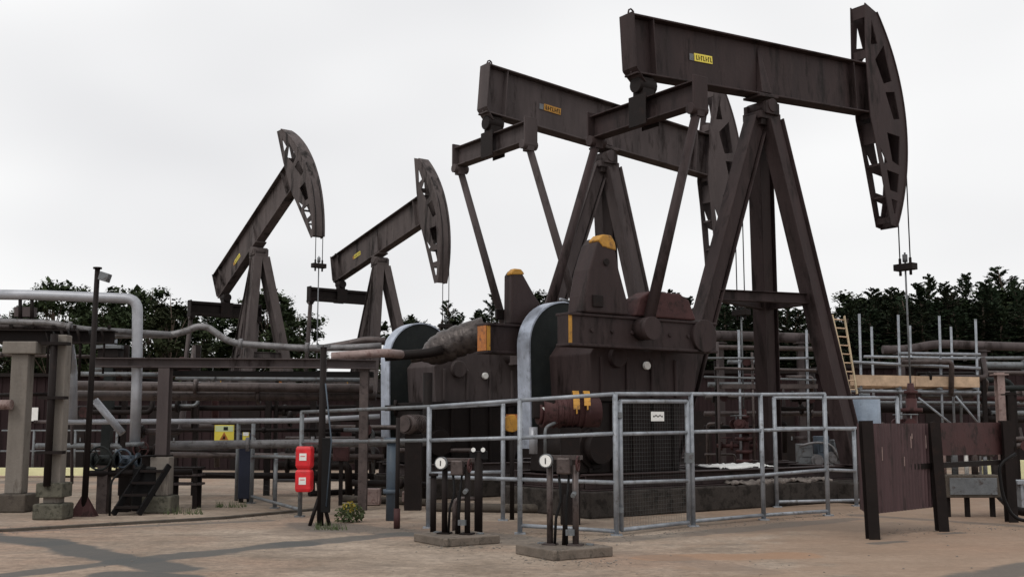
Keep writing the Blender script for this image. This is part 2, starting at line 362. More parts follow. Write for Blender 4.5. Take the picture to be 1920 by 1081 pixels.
    holes = [[(3.84, 2.45), (3.74, 1.85), (4.0, 1.9)], [(3.86, 1.5), (4.24, 1.9), (4.44, 1.05), (4.12, .95)],
             [(4.16, .75), (4.52, .8), (4.64, .15), (4.4, .12)],
             [(4.1, -.22), (4.58, -.28), (4.48, -1.0), (4.22, -.9)], [(3.80, -.6), (4.02, -.95), (3.90, -1.0)], [(3.98, -1.12), (4.44, -1.2), (4.34, -1.65), (4.05, -1.6)], [(4.07, -1.8), (4.30, -1.85), (4.2, -2.15), (4.12, -2.15)]]
    hh = None
    for s in (-1, 1):
        m_ = plate_with_holes(outer + inner, holes, s * hw, .025)
        m_.v = [B(v) for v in m_.v]
        o = bd(m_, 'horse_head', mt, None, 0) if hh is None else bd(m_, 'side_plate', mt, hh, 0)
        hh = hh or o
    mb = MB(); n_ = 28
    for i in range(n_):
        a0, a1 = A0 + (A1 - A0) * i / n_, A0 + (A1 - A0) * (i + 1) / n_
        q = []
        for (a, r_) in ((a0, BR), (a1, BR), (a1, BR - .028), (a0, BR - .028)):
            X, Z = pol(r_, a); q.append((X, Z))
        mb.add([B((X, -hw - .035, Z)) for X, Z in q] + [B((X, hw + .035, Z)) for X, Z in q], [(0, 1, 5, 4), (3, 7, 6, 2), (0, 3, 2, 1), (4, 5, 6, 7)] + ([(0, 4, 7, 3)] if i == 0 else []) + ([(1, 2, 6, 5)] if i == n_ - 1 else []))
    bd(mb, 'arc_plate', mt, hh, 0)
    for (X, Z, dx, dz) in ((3.67, 2.66, .03, .30), (3.60, 1.62, .03, .2), (3.80, -1.0, .05, .06), (3.95, -1.75, .05, .05), (4.02, -2.3, .06, .14), (3.72, -.25, .04, .5), (3.64, .76, .04, 1.32)):
        mb = MB(); bq(X - dx / 2, X + dx / 2, -hw + .013, hw - .013, Z - dz / 2, Z + dz / 2); bd(mb, 'spacer', mt, hh, .004)
    # bridle, carrier bar, polished rod
    xr = BR + .02; zt = HS + xr * math.sin(beta * 0); zc = rodlen
    ang0 = -beta
    for s in (-1, 1):
        top = [B(Vector((pol(BR + .02, a)[0], s * .14, pol(BR + .02, a)[1]))) for a in [math.degrees(ang0) + k for k in (34 - 0, 20, 10, 0)] if a < A1]
        mb = MB().tube(top + [Vector((xr, s * .14, zc + .1))], .016, 6); bd(mb, 'bridle_cable', black, None, 0)
    mb = MB().box((xr, 0, zc), (.22, .52, .16))
    for s in (-1, 1): mb.tube([(xr, s * .14, zc - .2), (xr, s * .14, zc + .22)], .035, 8)
    bd(mb, 'carrier_bar', darkm)
    mb = MB().tube([(xr, 0, zc + .35), (xr, 0, rodbot)], .022, 8).tube([(xr, 0, zc + .12), (xr, 0, zc + .3)], .06, 8); bd(mb, 'polished_rod', galvdk, None, 0)
    # equalizer
    e = B((-3.42, 0, 0)); ez = e.z - .5; ex = e.x
    mb = MB().ibeam((ex, -1.5, ez), (ex, 1.5, ez), .3, .48 if hero else .58, .03 if hero else .12)
    eq = bd(mb, 'equalizer_beam', mt if hero else darkm)
    mb = MB().box((ex, 0, (e.z + .16 + ez + .24) / 2), (.3, .3, e.z + .16 - ez - .24)); mb.tube([(ex - .22, 0, e.z + .02), (ex + .22, 0, e.z + .02)], .17, 14)
    for s in (-1, 1): mb.box((ex + s * .17, 0, ez), (.025, .5, .62))
    bd(mb, 'tail_bearing', darkm, eq)
    for s in (-1, 1):
        mb = MB().box((ex, s * 1.53, ez + .02), (.36, .05, .62)); mb.tube([(ex - .2, s * 1.45, ez - .3), (ex + .2, s * 1.45, ez - .3)], .11, 12)
        mb.box((ex, s * 1.45, ez - .26), (.2, .2, .1)); bd(mb, 'end_cap', mt if hero else darkm, eq)
    # cranks
    px_, pz_ = crank['pin']; sx_, sz_ = -3.3, 3.15
    for s in (-1, 1):
        mb = MB().tube([(ex, s * 1.45, ez - .3), (px_, s * 1.52, pz_)], [.085, .105], 12)
        mb.tube([(px_, s * 1.36, pz_), (px_, s * 1.68, pz_)], .2, 16); mb.box((ex, s * 1.45, ez - .33), (.18, .2, .22))
        bd(mb, 'pitman_arm', mt, None, 0)
        x0, x1 = crank['x']
        mb = MB().box(((x0 + x1) / 2, s * 1.2, 3.13), (x1 - x0, .3, .54))
        mb.box(((x0 + x1) / 2, s * 1.2, 3.385), (x1 - x0 + .01, .38, .05)).box(((x0 + x1) / 2, s * 1.2, 2.875), (x1 - x0 + .01, .38, .05))
        mb.tube([(sx_, s * 1.0, sz_), (sx_, s * 1.42, sz_)], .3, 20)
        mb.tube([(px_, s * 1.0, pz_), (px_, s * 1.42, pz_)], .16, 14)
        for k in range(6): mb.tube([(x0 + .5 + k * .45, s * 1.34, 3.13), (x0 + .5 + k * .45, s * 1.38, 3.13)], .04, 6)
        ck = bd(mb, 'crank_arm', mt)
        xe = x0 if crank['end'] < 0 else x1
        mb = MB().box((xe - crank['end'] * .04, s * 1.2 - .152, 3.13), (.07, .012, .46)); bd(mb, 'edge_marking', yellow, ck, 0)
        if s > 0: bd(MB().box((xe + crank['end'] * .006, s * 1.2, 3.13), (.012, .28, .46)), 'end_marking', orange, ck, 0)
        for (kind, xa) in weights:
            if kind == 'tall':
                if s < 0:
                    poly = [(xa, 3.42), (xa + 1.02, 3.42), (xa + 1.0, 3.62), (xa + .80, 4.2), (xa + .70, 4.62), (xa + .62, 4.74), (xa + .44, 4.74), (xa + .32, 4.62), (xa + .14, 4.15), (xa + .04, 3.7)]
                    capp = [(xa + .43, 4.56), (xa + .735, 4.52), (xa + .705, 4.66), (xa + .62, 4.775), (xa + .43, 4.775), (xa + .32, 4.67)]
                else:
                    poly = [(xa + .30, 3.42), (xa + 1.3, 3.42), (xa + 1.2, 3.6), (xa + .86, 3.98), (xa + .60, 4.34), (xa + .52, 4.44), (xa + .38, 4.44), (xa + .31, 4.34)]
                    capp = [(xa + .285, 4.34), (xa + .60, 4.37), (xa + .58, 4.41), (xa + .52, 4.465), (xa + .375, 4.465), (xa + .285, 4.39)]
                tk = .44 if s < 0 else .26; cw = MB().prism([(X, s * 1.2 - tk / 2, Z) for X, Z in poly], (0, tk, 0)); cw = bd(cw, 'counterweight', mt, ck, .03)
                c2 = MB().prism([(X, s * 1.2 - tk / 2 - .015, Z) for X, Z in capp], (0, tk * .62, 0)); c2 = bd(c2, 'yellow_tip', yellow, ck, .02)
                mb = MB().box((xa + .3, s * 1.2 + s * .23, 3.62), (.22, .06, .2)); bd(mb, 'bolt_boss', darkm, ck); bd(MB().tube([(xa + .5, s * 1.36, 4.3), (xa + .5, s * 1.45, 4.3)], .06, 10), 'lifting_hole', darkm, ck, 0)
            else:
                if s > 0: continue
                poly = [(xa, 3.42), (xa + 1.5, 3.42), (xa + 1.32, 3.78), (xa + 1.1, 3.88), (xa + .4, 3.88), (xa + .12, 3.74)]
                cw = MB().prism([(X, s * 1.2 - .21, Z) for X, Z in poly], (0, .42, 0)); bd(cw, 'counterweight', redbrown, ck, .03)
    # gearbox and stand
    mb = MB().prism([(-5.7, -.7, .72), (-3.3, -.7, .72), (-3.3, -.7, 1.95), (-5.6, -.7, 1.95)], (0, 1.4, 0))
    for k in range(5): mb.box((-5.45 + k * .5, -.72, 1.33), (.06, .06, 1.2))
    mb.box((-4.45, 0, 1.99), (2.5, 1.55, .06)); bd(mb, 'gearbox_stand', darkm)
    mb = MB().prism([(X, -.62, Z) for X, Z in ((-5.3, 2.02), (-2.85, 2.02), (-2.7, 2.7), (-2.75, 3.35), (-3.05, 3.6), (-3.6, 3.62), (-4.4, 3.3), (-5.1, 3.1), (-5.35, 2.8))], (0, 1.24, 0))
    mb.tube([(sx_, -1.02, sz_), (sx_, 1.02, sz_)], .26, 20)
    for xx in (-5.1, -4.5, -3.9, -3.3): mb.box((xx, -.64, 2.4), (.07, .05, .7))
    mb.tube([(-4.75, -.72, 2.75), (-4.75, .9, 2.75)], .19, 16)
    gb = bd(mb, 'gearbox', mt, None, .02)
    mb = MB().tube([(-4.05, -.63, 2.62), (-4.05, -.70, 2.62)], .075, 14); bd(mb, 'inspection_cap', white, gb)
    # belt guard with bright rim, bowed top
    gx, gz, gr = -4.98, 3.0, .82; gy0, gy1 = .86, .90
    if crank.get('guard', True):
        rim = arcpts(gx, gz, gr, 180, 18, 20, 0); bot = [Vector((gx - gr + .04, 0, 1.12))]
        prof = bot + rim
        face = [(v.x, v.z) for v in prof] + [(gx + .74, 2.2), (gx + .2, 1.5), (gx - gr + .32, 1.1)]
        mb = MB().prism([(X, gy0 - .30, Z) for X, Z in face], (0, .05, 0)).prism([(X, gy1 - .05, Z) for X, Z in face], (0, .05, 0)); gd = bd(mb, 'belt_guard', green, None, 0)
        mb = MB()
        for i in range(len(prof) - 1):
            p, q = prof[i], prof[i + 1]
            cpt = Vector((gx, 0, max(1.0, min(p.z, gz)))); dp = (p - cpt); dp.z = dp.z if p.z > gz else 0; dp = dp.normalized() * .03
            cq = Vector((gx, 0, max(1.0, min(q.z, gz)))); dq = (q - cq); dq.z = dq.z if q.z > gz else 0; dq = dq.normalized() * .03
            mb.add([Vector((v.x, yy, v.z)) for v in (p, q, q + dq, p + dp) for yy in (gy0 - .32, gy1 + .02)], [(0, 2, 3, 1), (4, 5, 7, 6), (0, 1, 7, 6)[::-1] if False else (0, 6, 7, 1), (2, 4, 5, 3)[::-1], (0, 2, 4, 6), (1, 7, 5, 3)])
        bd(mb, 'guard_rim', silver, gd, 0)
        mb = MB().tube([(-5.35, .2, 1.15), (-5.35, -.75, 1.15)], .36, 20).tube([(-5.35, -.75, 1.15), (-5.35, -.92, 1.15)], .28, 20)
        mb.tube([(-5.35, .2, 1.15), (-5.35, .5, 1.15)], .08, 10).box((-5.35, -.25, .8), (.6, .8, .16))
        mb.box((-5.35, -.25, 1.5), (.35, .3, .16)); mo = bd(mb, 'motor', darkm, None, .01)
    return t, HS

Q = {1: (5.369, 22.898, .621, .059), 2: (2.336, 27.337, .611, -.081), 3: (-9.991, 42.645, -.896, .51), 4: (-5.509, 45.149, -.914, .224)}
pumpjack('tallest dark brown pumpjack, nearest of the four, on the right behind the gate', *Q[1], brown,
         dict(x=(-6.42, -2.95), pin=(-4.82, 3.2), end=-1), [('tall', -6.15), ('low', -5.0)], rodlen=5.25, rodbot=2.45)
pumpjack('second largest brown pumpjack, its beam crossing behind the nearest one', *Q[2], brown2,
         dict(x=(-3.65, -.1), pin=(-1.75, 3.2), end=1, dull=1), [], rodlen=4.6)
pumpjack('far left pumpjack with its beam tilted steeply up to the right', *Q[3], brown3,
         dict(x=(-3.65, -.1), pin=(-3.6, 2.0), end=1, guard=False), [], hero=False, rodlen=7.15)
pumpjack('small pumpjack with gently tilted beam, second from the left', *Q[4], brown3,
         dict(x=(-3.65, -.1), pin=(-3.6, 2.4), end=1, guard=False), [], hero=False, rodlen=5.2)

# ------------------------------------------------------------ small building helpers for the yard
def solo(mb, name, m, label, cat, group=None, bevel=0):
    return tag(mb.build(name, m, bevel=bevel), label, cat, group)
def ctr(*ps): 
    v = sum((Vector(p) for p in ps), Vector()) / len(ps); v.z = 0; return v
def pipe(pts, r, m, label, name='pipe', group=None, flanges=(), br=.3, fm=None):
    """a pipe run: top-level mesh, flanges are children"""
    pp = bend(pts, br); o = MB().tube(pp, r, 14).build(name, m)
    tag(o, label, 'pipe', group)
    for f in flanges:
        a, b = Vector(pts[f[0]]), Vector(pts[f[0] + 1]); p = a.lerp(b, f[1]); d = (b - a).normalized()
        MB().tube([p - d * .035, p + d * .035], r * 1.6, 16).build('flange', fm or m, o)
    return o
def hz(pxs, y0, Y0, x1, y1, Y1): return [P(pxs, y0, Y0), P(x1, y1, Y1)]

# ------------------------------------------------------------ guard fence and gate round the pumpjacks
pA, pB, pC, pD = G(562, 968), G(803, 989), G(975, 1000), G(1156, 1003)
def top(g, py, px): return P(px, py, g.y).z
def fence(name, label, posts, rails, m, mesh=None, cat='fence'):
    t = thing(name, label, cat, posts[0][0])
    for g, z in posts:
        MB().tube([g, Vector((g.x, g.y, z))], .038, 10).build('post', m, t)
        MB().box(g + Vector((0, 0, .01)), (.16, .16, .02)).build('foot_plate', m, t)
    for (a, za), (b, zb) in rails:
        A, B_ = Vector((a.x, a.y, za)), Vector((b.x, b.y, zb)); d = (B_ - A).normalized() * .02
        MB().tube([A - d, B_ + d], .03, 10).build('rail', m, t)
    if mesh:
        for a, b, z0a, z0b, z1a, z1b in mesh:
            mb = MB(); L = (b - a).length; n = int(L / .075); off = (b - a).normalized().cross(Vector((0, 0, 1))) * .012
            for i in range(1, n):
                q = a.lerp(b, i / n) + off; z0 = z0a + (z0b - z0a) * i / n; z1 = z1a + (z1b - z1a) * i / n
                mb.tube([(q.x, q.y, z0), (q.x, q.y, z1)], .0011, 4, False)
            k = int((z1a - z0a) / .075)
            for i in range(1, k):
                f = i / k; mb.tube([Vector((a.x, a.y, z0a + (z1a - z0a) * f)) + off, Vector((b.x, b.y, z0b + (z1b - z0b) * f)) + off], .0011, 4, False)
            mb.build('wire_mesh', wirem, t)
    return t
zA, zB, zC, zD = top(pA, 772, 562), top(pB, 762, 803), top(pC, 750, 975), top(pD, 738, 1156)
mA, mB_, mC, mD = top(pA, 829, 562), top(pB, 825, 803), top(pC, 820, 975), top(pD, 812, 1156)
lB, lC, lD = top(pB, 893, 803), top(pC, 898, 975), top(pD, 904, 1156)
fence('guard_fence', 'grey tube fence left of the gate, passing behind the two valve stands',
      [(pB, zB), (pC, zC), (pD, zD)],
      [((pB, zB), (pC, zC)), ((pC, zC), (pD, zD)), ((pB, mB_), (pC, mC)), ((pC, mC), (pD, mD)),
       ((pB, lB), (pC, lC)), ((pC, lC), (pD, lD)), ((pC, .12), (pD, .06))], galv)
fence('guard_fence', 'dull dark tube fence from the red cabinet to the brighter fence', [(pA, zA)],
      [((pA, zA), (pB, zB)), ((pA, mA), (pB, mB_))], galvdk)
qA, qB, qC, qD = G(1300, 986), G(1432, 974), G(1553, 966), G(1606, 948)
tA, tB, tC = top(qA, 738, 1296), top(qB, 739, 1428), top(qC, 738, 1545)
mids = [top(qA, 809, 1296), top(qB, 806, 1428), top(qC, 803, 1545)]; lows = [top(qA, 898, 1296), top(qB, 890, 1428), top(qC, 880, 1545)]
ps = [qA, qB, qC]
fence('guard_fence', 'grey tube fence right of the gate, running to the rusty boards',
      [(qA, tA), (qB, tB), (qC, tC), (qD, top(qD, 802, 1606))],
      [((pD, tA - (tA - zD)), (qA, tA)), ((qA, tA), (qB, tB)), ((qB, tB), (qC, tC))] +
      [((ps[i], L[i]), (ps[i + 1], L[i + 1])) for L in (mids, lows, [.08, .08, .08]) for i in (0, 1)] +
      [((qC, mids[2]), (qD, top(qD, 804, 1606))), ((qC, lows[2]), (qD, top(qD, 882, 1606)))], galv)
# inner run further back
rA, rB, rC = G(1457, 950), G(1290, 955), G(1690, 945)
fence('inner_fence', 'lower grey tube fence behind the right hand guard fence and leg', [(rA, top(rA, 745, 1457)), (rC, top(rC, 745, 1690))],
      [((rA, top(rA, 745, 1457)), (rC, top(rC, 745, 1690))), ((rA, top(rA, 802, 1457)), (rC, top(rC, 802, 1690))), ((rA, .1), (rC, .1))], galv)
rD, rE = G(943, 975), G(803, 975)
fence('inner_fence', 'short grey fence frame behind the left guard fence, beside the yellow disc', [(rD, top(rD, 754, 943))],
      [((rD, top(rD, 757, 943)), (rE, top(rE, 764, 803))), ((rD, top(rD, 884, 943)), (rE, top(rE, 887, 803)))], galv)
# gate leaf
g1, g2_ = pD.lerp(qA, .06), pD.lerp(qA, .94)
gt = thing('gate', 'grey tubular gate with wire mesh and a white notice', 'gate', g1)
za, zb_ = top(g1, 752, 1172), top(g2_, 752, 1290)
mb = MB()
for g, z in ((g1, za), (g2_, zb_)): mb.tube([g + Vector((0, 0, .06)), Vector((g.x, g.y, z))], .034, 10)
for a_, b2_ in ((za, zb_), (.07, .07)): mb.tube([Vector((g1.x, g1.y, a_)), Vector((g2_.x, g2_.y, b2_))], .032, 10)
mb.build('gate_frame', galv, gt)
for ya, yb in ((813, 810), (904, 900)):
    MB().tube([Vector((g1.x, g1.y, top(g1, ya, 1172))), Vector((g2_.x, g2_.y, top(g2_, yb, 1290)))], .028, 10).build('rail', galv, gt)
mb = MB(); n = 26
for i in range(1, n): q = g1.lerp(g2_, i / n); mb.tube([(q.x, q.y, .1), (q.x, q.y, za - .02)], .0011, 4, False)
for i in range(1, 34): z = .08 + i * .06; mb.tube([(g1.x, g1.y, z), (g2_.x, g2_.y, z)], .0011, 4, False)
mb.build('wire_mesh', wirem, gt)
for z in (.35, 1.7): MB().box((g1.x - .03, g1.y - .03, z), (.12, .05, .08)).build('hinge', galvdk, gt)
MB().box((g2_.x + .02, g2_.y, 1.05), (.14, .08, .16)).build('latch', galvdk, gt)
dv = (g2_ - g1).normalized(); nv = Vector((dv.y, -dv.x, 0)); M3 = Matrix((dv, -nv, Vector((0, 0, 1)))).transposed()
sc_ = P(1233, 780, g1.lerp(g2_, .5).y - .05)
sg = MB().box(sc_, (.31, .012, .14), M3).build('notice', white, gt)
mb = MB()
for k in range(5): mb.box(sc_ + dv * (-.10 + k * .05) + nv * .0075 + Vector((0, 0, .012 if k % 2 else .0)), (.033, .003, .022), M3)
mb.build('lettering', darkm, sg)

# ------------------------------------------------------------ valve stands in front
def stand(name, label, c, rz, m1, top_h, gaugeside, two=True, slabsz=(.86, .84, .12)):
    t = thing(name, label, 'valve stand', c, rz)
    z0 = slabsz[2]
    L = lambda mb, n, m, par=None, bv=0: mb.build(n, m, par or t, world=False, bevel=bv)
    L(MB().box((0, 0, z0 / 2), slabsz, Matrix.Rotation(R(48), 3, 'Z')), 'concrete_slab', mat('slab_concrete', (.145, .12, .10), .9, rust=(.07, .06, .05), rustamt=.45, scale=4, spec=.2, bump=.4), None, .015)
    for i, xx in enumerate((-.17, .15)):
        L(MB().tube([(xx, 0, z0), (xx, 0, top_h - .12 * i)], .04, 12).box((xx, 0, z0 + .01), (.17, .17, .02)), 'standpipe', m1)
    L(MB().box((0, 0, top_h - .03), (.46, .14, .05)), 'cross_bar', lagb)
    L(MB().tube([(-.1, -.05, z0), (-.08, -.06, .45), (-.02, -.04, .65), (-.06, -.02, top_h - .1)], .018, 8), 'hose', black)
    L(MB().tube(bend([(.05, -.03, z0), (.04, -.04, .5), (.08, -.02, top_h - .2)], .1), .016, 8), 'hose', black)
    L(MB().tube([(.0, .02, z0), (.03, .02, top_h * .6)], .028, 10), 'riser', darkm)
    g = L(MB().tube([(-.19, -.05, top_h - .07), (-.19, -.13, top_h - .07)], .085, 18), 'gauge', galvdk)
    L(MB().tube([(-.19, -.131, top_h - .07), (-.19, -.138, top_h - .07)], .072, 18), 'dial', white, g)
    L(MB().box((-.19, -.141, top_h - .07), (.012, .004, .07)), 'needle', black, g)
    L(MB().box((.02, -.03, top_h - .13), (.17, .14, .2)), 'valve_body', lagb, None, .02)
    hw_ = MB(); hw_.tube([(.2 + .0, -.08 + .085 * math.cos(a), top_h - .1 + .085 * math.sin(a)) for a in [i * math.pi / 8 for i in range(17)]], .012, 6)
    for a in (0, 1, 2): hw_.tube([(.2, -.08, top_h - .1), (.2, -.08 + .085 * math.cos(a * 2.1), top_h - .1 + .085 * math.sin(a * 2.1))], .009, 5)
    L(hw_, 'hand_wheel', redbrown)
    L(MB().box((.1, -.08, z0 + .16), (.1, .06, .07)), 'tee_piece', galvdk)
    L(MB().tube([(.15, -.05, top_h * .62), (.15, -.14, top_h * .60)], .03, 8), 'drain_cock', galvdk)
    for xx in (-.3, .3): L(MB().box((xx, .1, z0 + .008), (.09, .09, .016)), 'anchor', galvdk)
    return t
stand('valve_stand', 'near valve stand with round dial gauge, in front of the gate', G(1057, 1040), R(-16), lagb, 1.2, -1)
stB = stand('valve_stand', 'valve stand left of the nearest one, beside the dark reflector post', G(856, 1016), R(-14), darkm, 1.12, -1, slabsz=(.84, .86, .11))
g = G(897, 1000)
t = thing('reflector_post', 'dark post topped with small white reflectors, behind the left valve stand', 'post', g)
MB().tube([g, g + Vector((0, 0, 1.16))], .06, 12).build('post', darkm, t)
MB().box(g + Vector((0, 0, 1.12)), (.26, .1, .12)).build('bracket', black, t, bevel=.01)
for s in (-.075, .065): MB().tube([g + Vector((s, -.055, 1.2)), g + Vector((s, -.10, 1.2))], .032, 12).build('reflector', white, t)
MB().tube(bend([g + Vector((-.35, 0, 0)), g + Vector((-.35, 0, .5)), g + Vector((0, 0, .5))], .1), .03, 8).build('branch_pipe', lagb, t)
g = G(812, 1000)
solo(MB().tube([g, g + Vector((0, 0, .82))], .045, 10).tube([g + Vector((0, 0, .82)), g + Vector((0, 0, .86))], .07, 10), 'bollard', darkm, 'thin dark bollard at the left edge of the left valve stand', 'bollard')

# ------------------------------------------------------------ red extinguisher cabinet, masts, signs on the left
g = Vector((pA.x, pA.y - .02, 0)); t = thing('extinguisher_cabinet', 'bright red cabinet with two white labels on the fence post', 'cabinet', g)
cx, cy = P(571, 880, pA.y - .16).x, pA.y - .16; zt, zb2 = P(571, 836, cy).z, P(571, 921, cy).z; zm = (zt + zb2) / 2
prof = []
for z0_, z1_ in ((zm + .01, zt), (zb2, zm - .01)):
    mb = MB(); h_ = z1_ - z0_
    sec = [(-.12, -.12), (.12, -.12), (.14, -.08), (.14, .1), (-.14, .1), (-.14, -.08)]
    for (za_, zb__, k0, k1) in ((z0_, z0_ + .04, .86, 1), (z0_ + .04, z1_ - .04, 1, 1), (z1_ - .04, z1_, 1, .86)):
        v = [Vector((cx + x_ * k0, cy + y_ * k0, za_)) for x_, y_ in sec] + [Vector((cx + x_ * k1, cy + y_ * k1, zb__)) for x_, y_ in sec]
        mb.add(v, [tuple(range(6))[::-1], tuple(range(6, 12))] + [(i, (i + 1) % 6, 6 + (i + 1) % 6, 6 + i) for i in range(6)])
    bx_ = mb.build('cabinet_box', red, t, bevel=.008)
    lb_ = MB().box((cx - .01, cy - .124, (z0_ + z1_) / 2 + (.01 if z0_ > zb2 else .0)), (.12, .004, .12)).build('label', white, bx_)
    MB().box((cx - .01, cy - .127, (z0_ + z1_) / 2 + .02), (.08, .003, .012)).build('lettering', red, lb_)
MB().box((cx, cy, zm), (.2, .16, .03)).build('clamp', red, t)
g = G(600, 985); t = thing('mast', 'tall dark mast with spread feet to the right of the red cabinet', 'mast', g)
zt = P(599, 648, g.y).z
MB().tube([g, (g.x, g.y, zt)], .052, 10).build('pole', darkm, t)
for dx, dy in ((-.16, 0), (.14, .05), (0, .16)): MB().tube([g + Vector((dx, dy, .0)), g + Vector((dx * .2, dy * .2, .42))], .03, 8).build('leg', darkm, t)
MB().box(g + Vector((.08, .0, .78)), (.14, .1, 1.15)).build('control_box', black, t, bevel=.01)
MB().box((g.x + .0, g.y, zt), (.2, .1, .04)).build('head_plate', galvdk, t)
MB().tube([g + Vector((.1, -.06, .3)), g + Vector((.16, -.05, 1.3)), g + Vector((.05, -.06, 2.2))], .012, 6).build('cable', bluegrey, t)
g = G(744, 990)
t = thing('thin_post', 'thin dark post with rusty foot between the yellow shrub and the fence', 'post', g)
MB().tube([g, Vector((g.x, g.y, P(744, 782, g.y).z))], .032, 10).build('pole', darkm, t); MB().tube([g, g + Vector((0, 0, .3))], .05, 10).build('sleeve', orange and redbrown, t)
g = Vector(G(733, 975)); pipe([g, Vector((g.x, g.y, P(733, 820, g.y).z))], .085, bluegrey, 'blue grey standpipe left of the brown drum, behind the fence', 'standpipe', flanges=[(0, .35), (0, .97)])

# yellow flowering shrub
g = G(655, 978); t = thing('shrub', 'small shrub with yellow flowers at the foot of the dark mast', 'shrub', g)
leafg = mat('shrub_leaf', (.06, .08, .03), .7, var=.4, scale=12, bump=0); leafy = mat('yellow_flower', (.36, .27, .03), .6, var=.3, scale=12, bump=0)
def leafcloud(n, c, rad, s0, s1, zmin=0, seed=1):
    r_ = random.Random(seed); mb = MB()
    for _ in range(n):
        while True:
            q = Vector((r_.uniform(-1, 1), r_.uniform(-1, 1), r_.uniform(-1, 1)))
            if q.length < 1: break
        p = Vector(c) + Vector((q.x * rad[0], q.y * rad[1], q.z * rad[2]))
        if p.z < zmin: continue
        a = Vector((r_.uniform(-1, 1), r_.uniform(-1, 1), r_.uniform(-1, 1))).normalized(); b = a.cross(Vector((r_.uniform(-1, 1), r_.uniform(-1, 1), .3))).normalized(); s_ = r_.uniform(s0, s1)
        mb.add([p - a * s_, p + b * s_ * .5, p + a * s_, p - b * s_ * .5], [(0, 1, 2, 3)])
    return mb
leafcloud(340, g + Vector((0, 0, .12)), (.26, .18, .17), .02, .05, 0, 3).build('foliage', leafg, t)
leafcloud(150, g + Vector((0, -.04, .24)), (.13, .11, .10), .012, .028, 0, 4).build('flowers', leafy, t)
mb = MB()
for k in range(9): mb.tube([g, g + Vector((math.cos(k * .7) * .12, math.sin(k * .7) * .12, .3))], .006, 5)
mb.build('stems', leafg, t)
# weeds along the pad edges
for (px_, py_, w_, lb) in ((345, 963, .35, 'low dry weeds at the foot of the tan pillar'), (430, 950, .3, 'small patch of weeds under the yellow sign'), (620, 992, .25, 'weeds round the feet of the dark mast')):
    g = G(px_, py_); mb = MB(); r_ = random.Random(px_)
    for k in range(70):
        q = g + Vector((r_.uniform(-w_, w_), r_.uniform(-.15, .15), 0)); d = Vector((r_.uniform(-.06, .06), r_.uniform(-.06, .06), r_.uniform(.05, .16)))
        mb.add([q, q + Vector((.012, 0, 0)), q + d], [(0, 1, 2)])
    tag(mb.build('weeds', leafg, origin=g), lb, 'weeds', kind='stuff')

# ------------------------------------------------------------ concrete pillars carrying the overhead pipe tray
def pillar(name, label, px0, px1, ytop, ybase, m, basem, foot_h, foot_w, topx=None, depth=None):
    g = G((px0 + px1) / 2, ybase); Y = g.y; w_ = (px1 - px0) / FOC * Y
    t = thing(name, label, 'pillar', g)
    zt_ = P((px0 + px1) / 2, ytop, Y).z
    MB().box((g.x, Y, (zt_ + foot_h) / 2), (w_, w_ * .9, zt_ - foot_h)).build('shaft', m, t, bevel=.02)
    MB().box((g.x, Y, foot_h / 2), (foot_w, foot_w, foot_h)).build('footing', basem, t, bevel=.03)
    return t, g, zt_
t, gp1, zp1 = pillar('concrete_pillar', 'tan concrete pillar at the far left edge, carrying a pale crossbeam', 12, 44, 664, 958, conc, concdk, .32, .62)
MB().box((P(46, 652, gp1.y).x, gp1.y, (P(46, 641, gp1.y).z + zp1) / 2), (.62, .45, P(46, 641, gp1.y).z - zp1)).build('crossbeam', conc, t, bevel=.02)
t, gp2, zp2 = pillar('concrete_pillar', 'grey concrete pillar second from the left, with a dark pipe strapped up it', 84, 114, 628, 972, conc, concgr, .26, .50)
MB().tube([(gp2.x - .03, gp2.y - .23, .55), (gp2.x - .03, gp2.y - .23, zp2)], .06, 12).build('pipe', darkm, t)
for z in (1.1, 2.0, 2.9): MB().box((gp2.x, gp2.y - .22, z), (.44, .16, .05)).build('strap', darkm, t)
MB().box((gp2.x, gp2.y, .48), (.44, .44, .24)).build('collar', concgr, t, bevel=.02)
t, gp3, zp3 = pillar('column', 'brown steel column on a tan concrete base left of the yellow sign', 283, 318, 855, 960, conc, concgr, .3, .52)
MB().ibeam((gp3.x, gp3.y, zp3), (gp3.x, gp3.y, P(300, 690, gp3.y).z), .2, .22, .02, up=(0, 1, 0)).build('steel_post', brown2, t)
MB().box((gp3.x, gp3.y, zp3 + .015), (.3, .3, .03)).build('base_plate', darkm, t)
# tray and beams
Y = gp1.y
t = thing('pipe_tray', 'dark steel pipe tray on top of the two left pillars', 'pipe tray', (gp1.x, Y, 0))
za_, zb__ = P(0, 626, Y).z, P(190, 632, Y).z
MB().ibeam(P(-60, 630, Y), P(215, 632, Y), .3, .24, .02).build('beam', darkm, t)
MB().ibeam(P(-60, 622, Y + .9), P(215, 626, Y + .9), .2, .2, .02).build('beam', darkm, t)
for px_ in (-20, 20, 60, 100, 140, 180, 205): MB().bar(P(px_, 612, Y - .15), P(px_, 612, Y + .9) , .06, .06).build('rung', darkm, t)
for k, px_ in enumerate((85, 100, 115, 128, 145, 168, 190)):
    MB().tube(bend([P(px_, 618, Y - .1 - .02 * k), P(px_ + 6, 640, Y - .1), P(px_ + 3, 700 + 12 * (k % 3), Y - .05)], .2), .02 + .006 * (k % 3), 7).build('hanging_cable', black if k % 2 else darkm, t)
pipe([P(-80, 600, Y - .1), P(100, 605, Y - .1), P(150, 617, Y), P(205, 620, Y + .3), P(320, 627, Y + .6)], .06, lag2, 'grey clad pipe lying on the pipe tray at the left', flanges=[(1, .6)])
pipe([P(-80, 612, Y + .25), P(90, 613, Y + .25), P(170, 622, Y + .4), P(208, 626, Y + .5)], .075, lagb, 'darker second pipe on the tray, just under the grey clad one')
Yh = 21.3
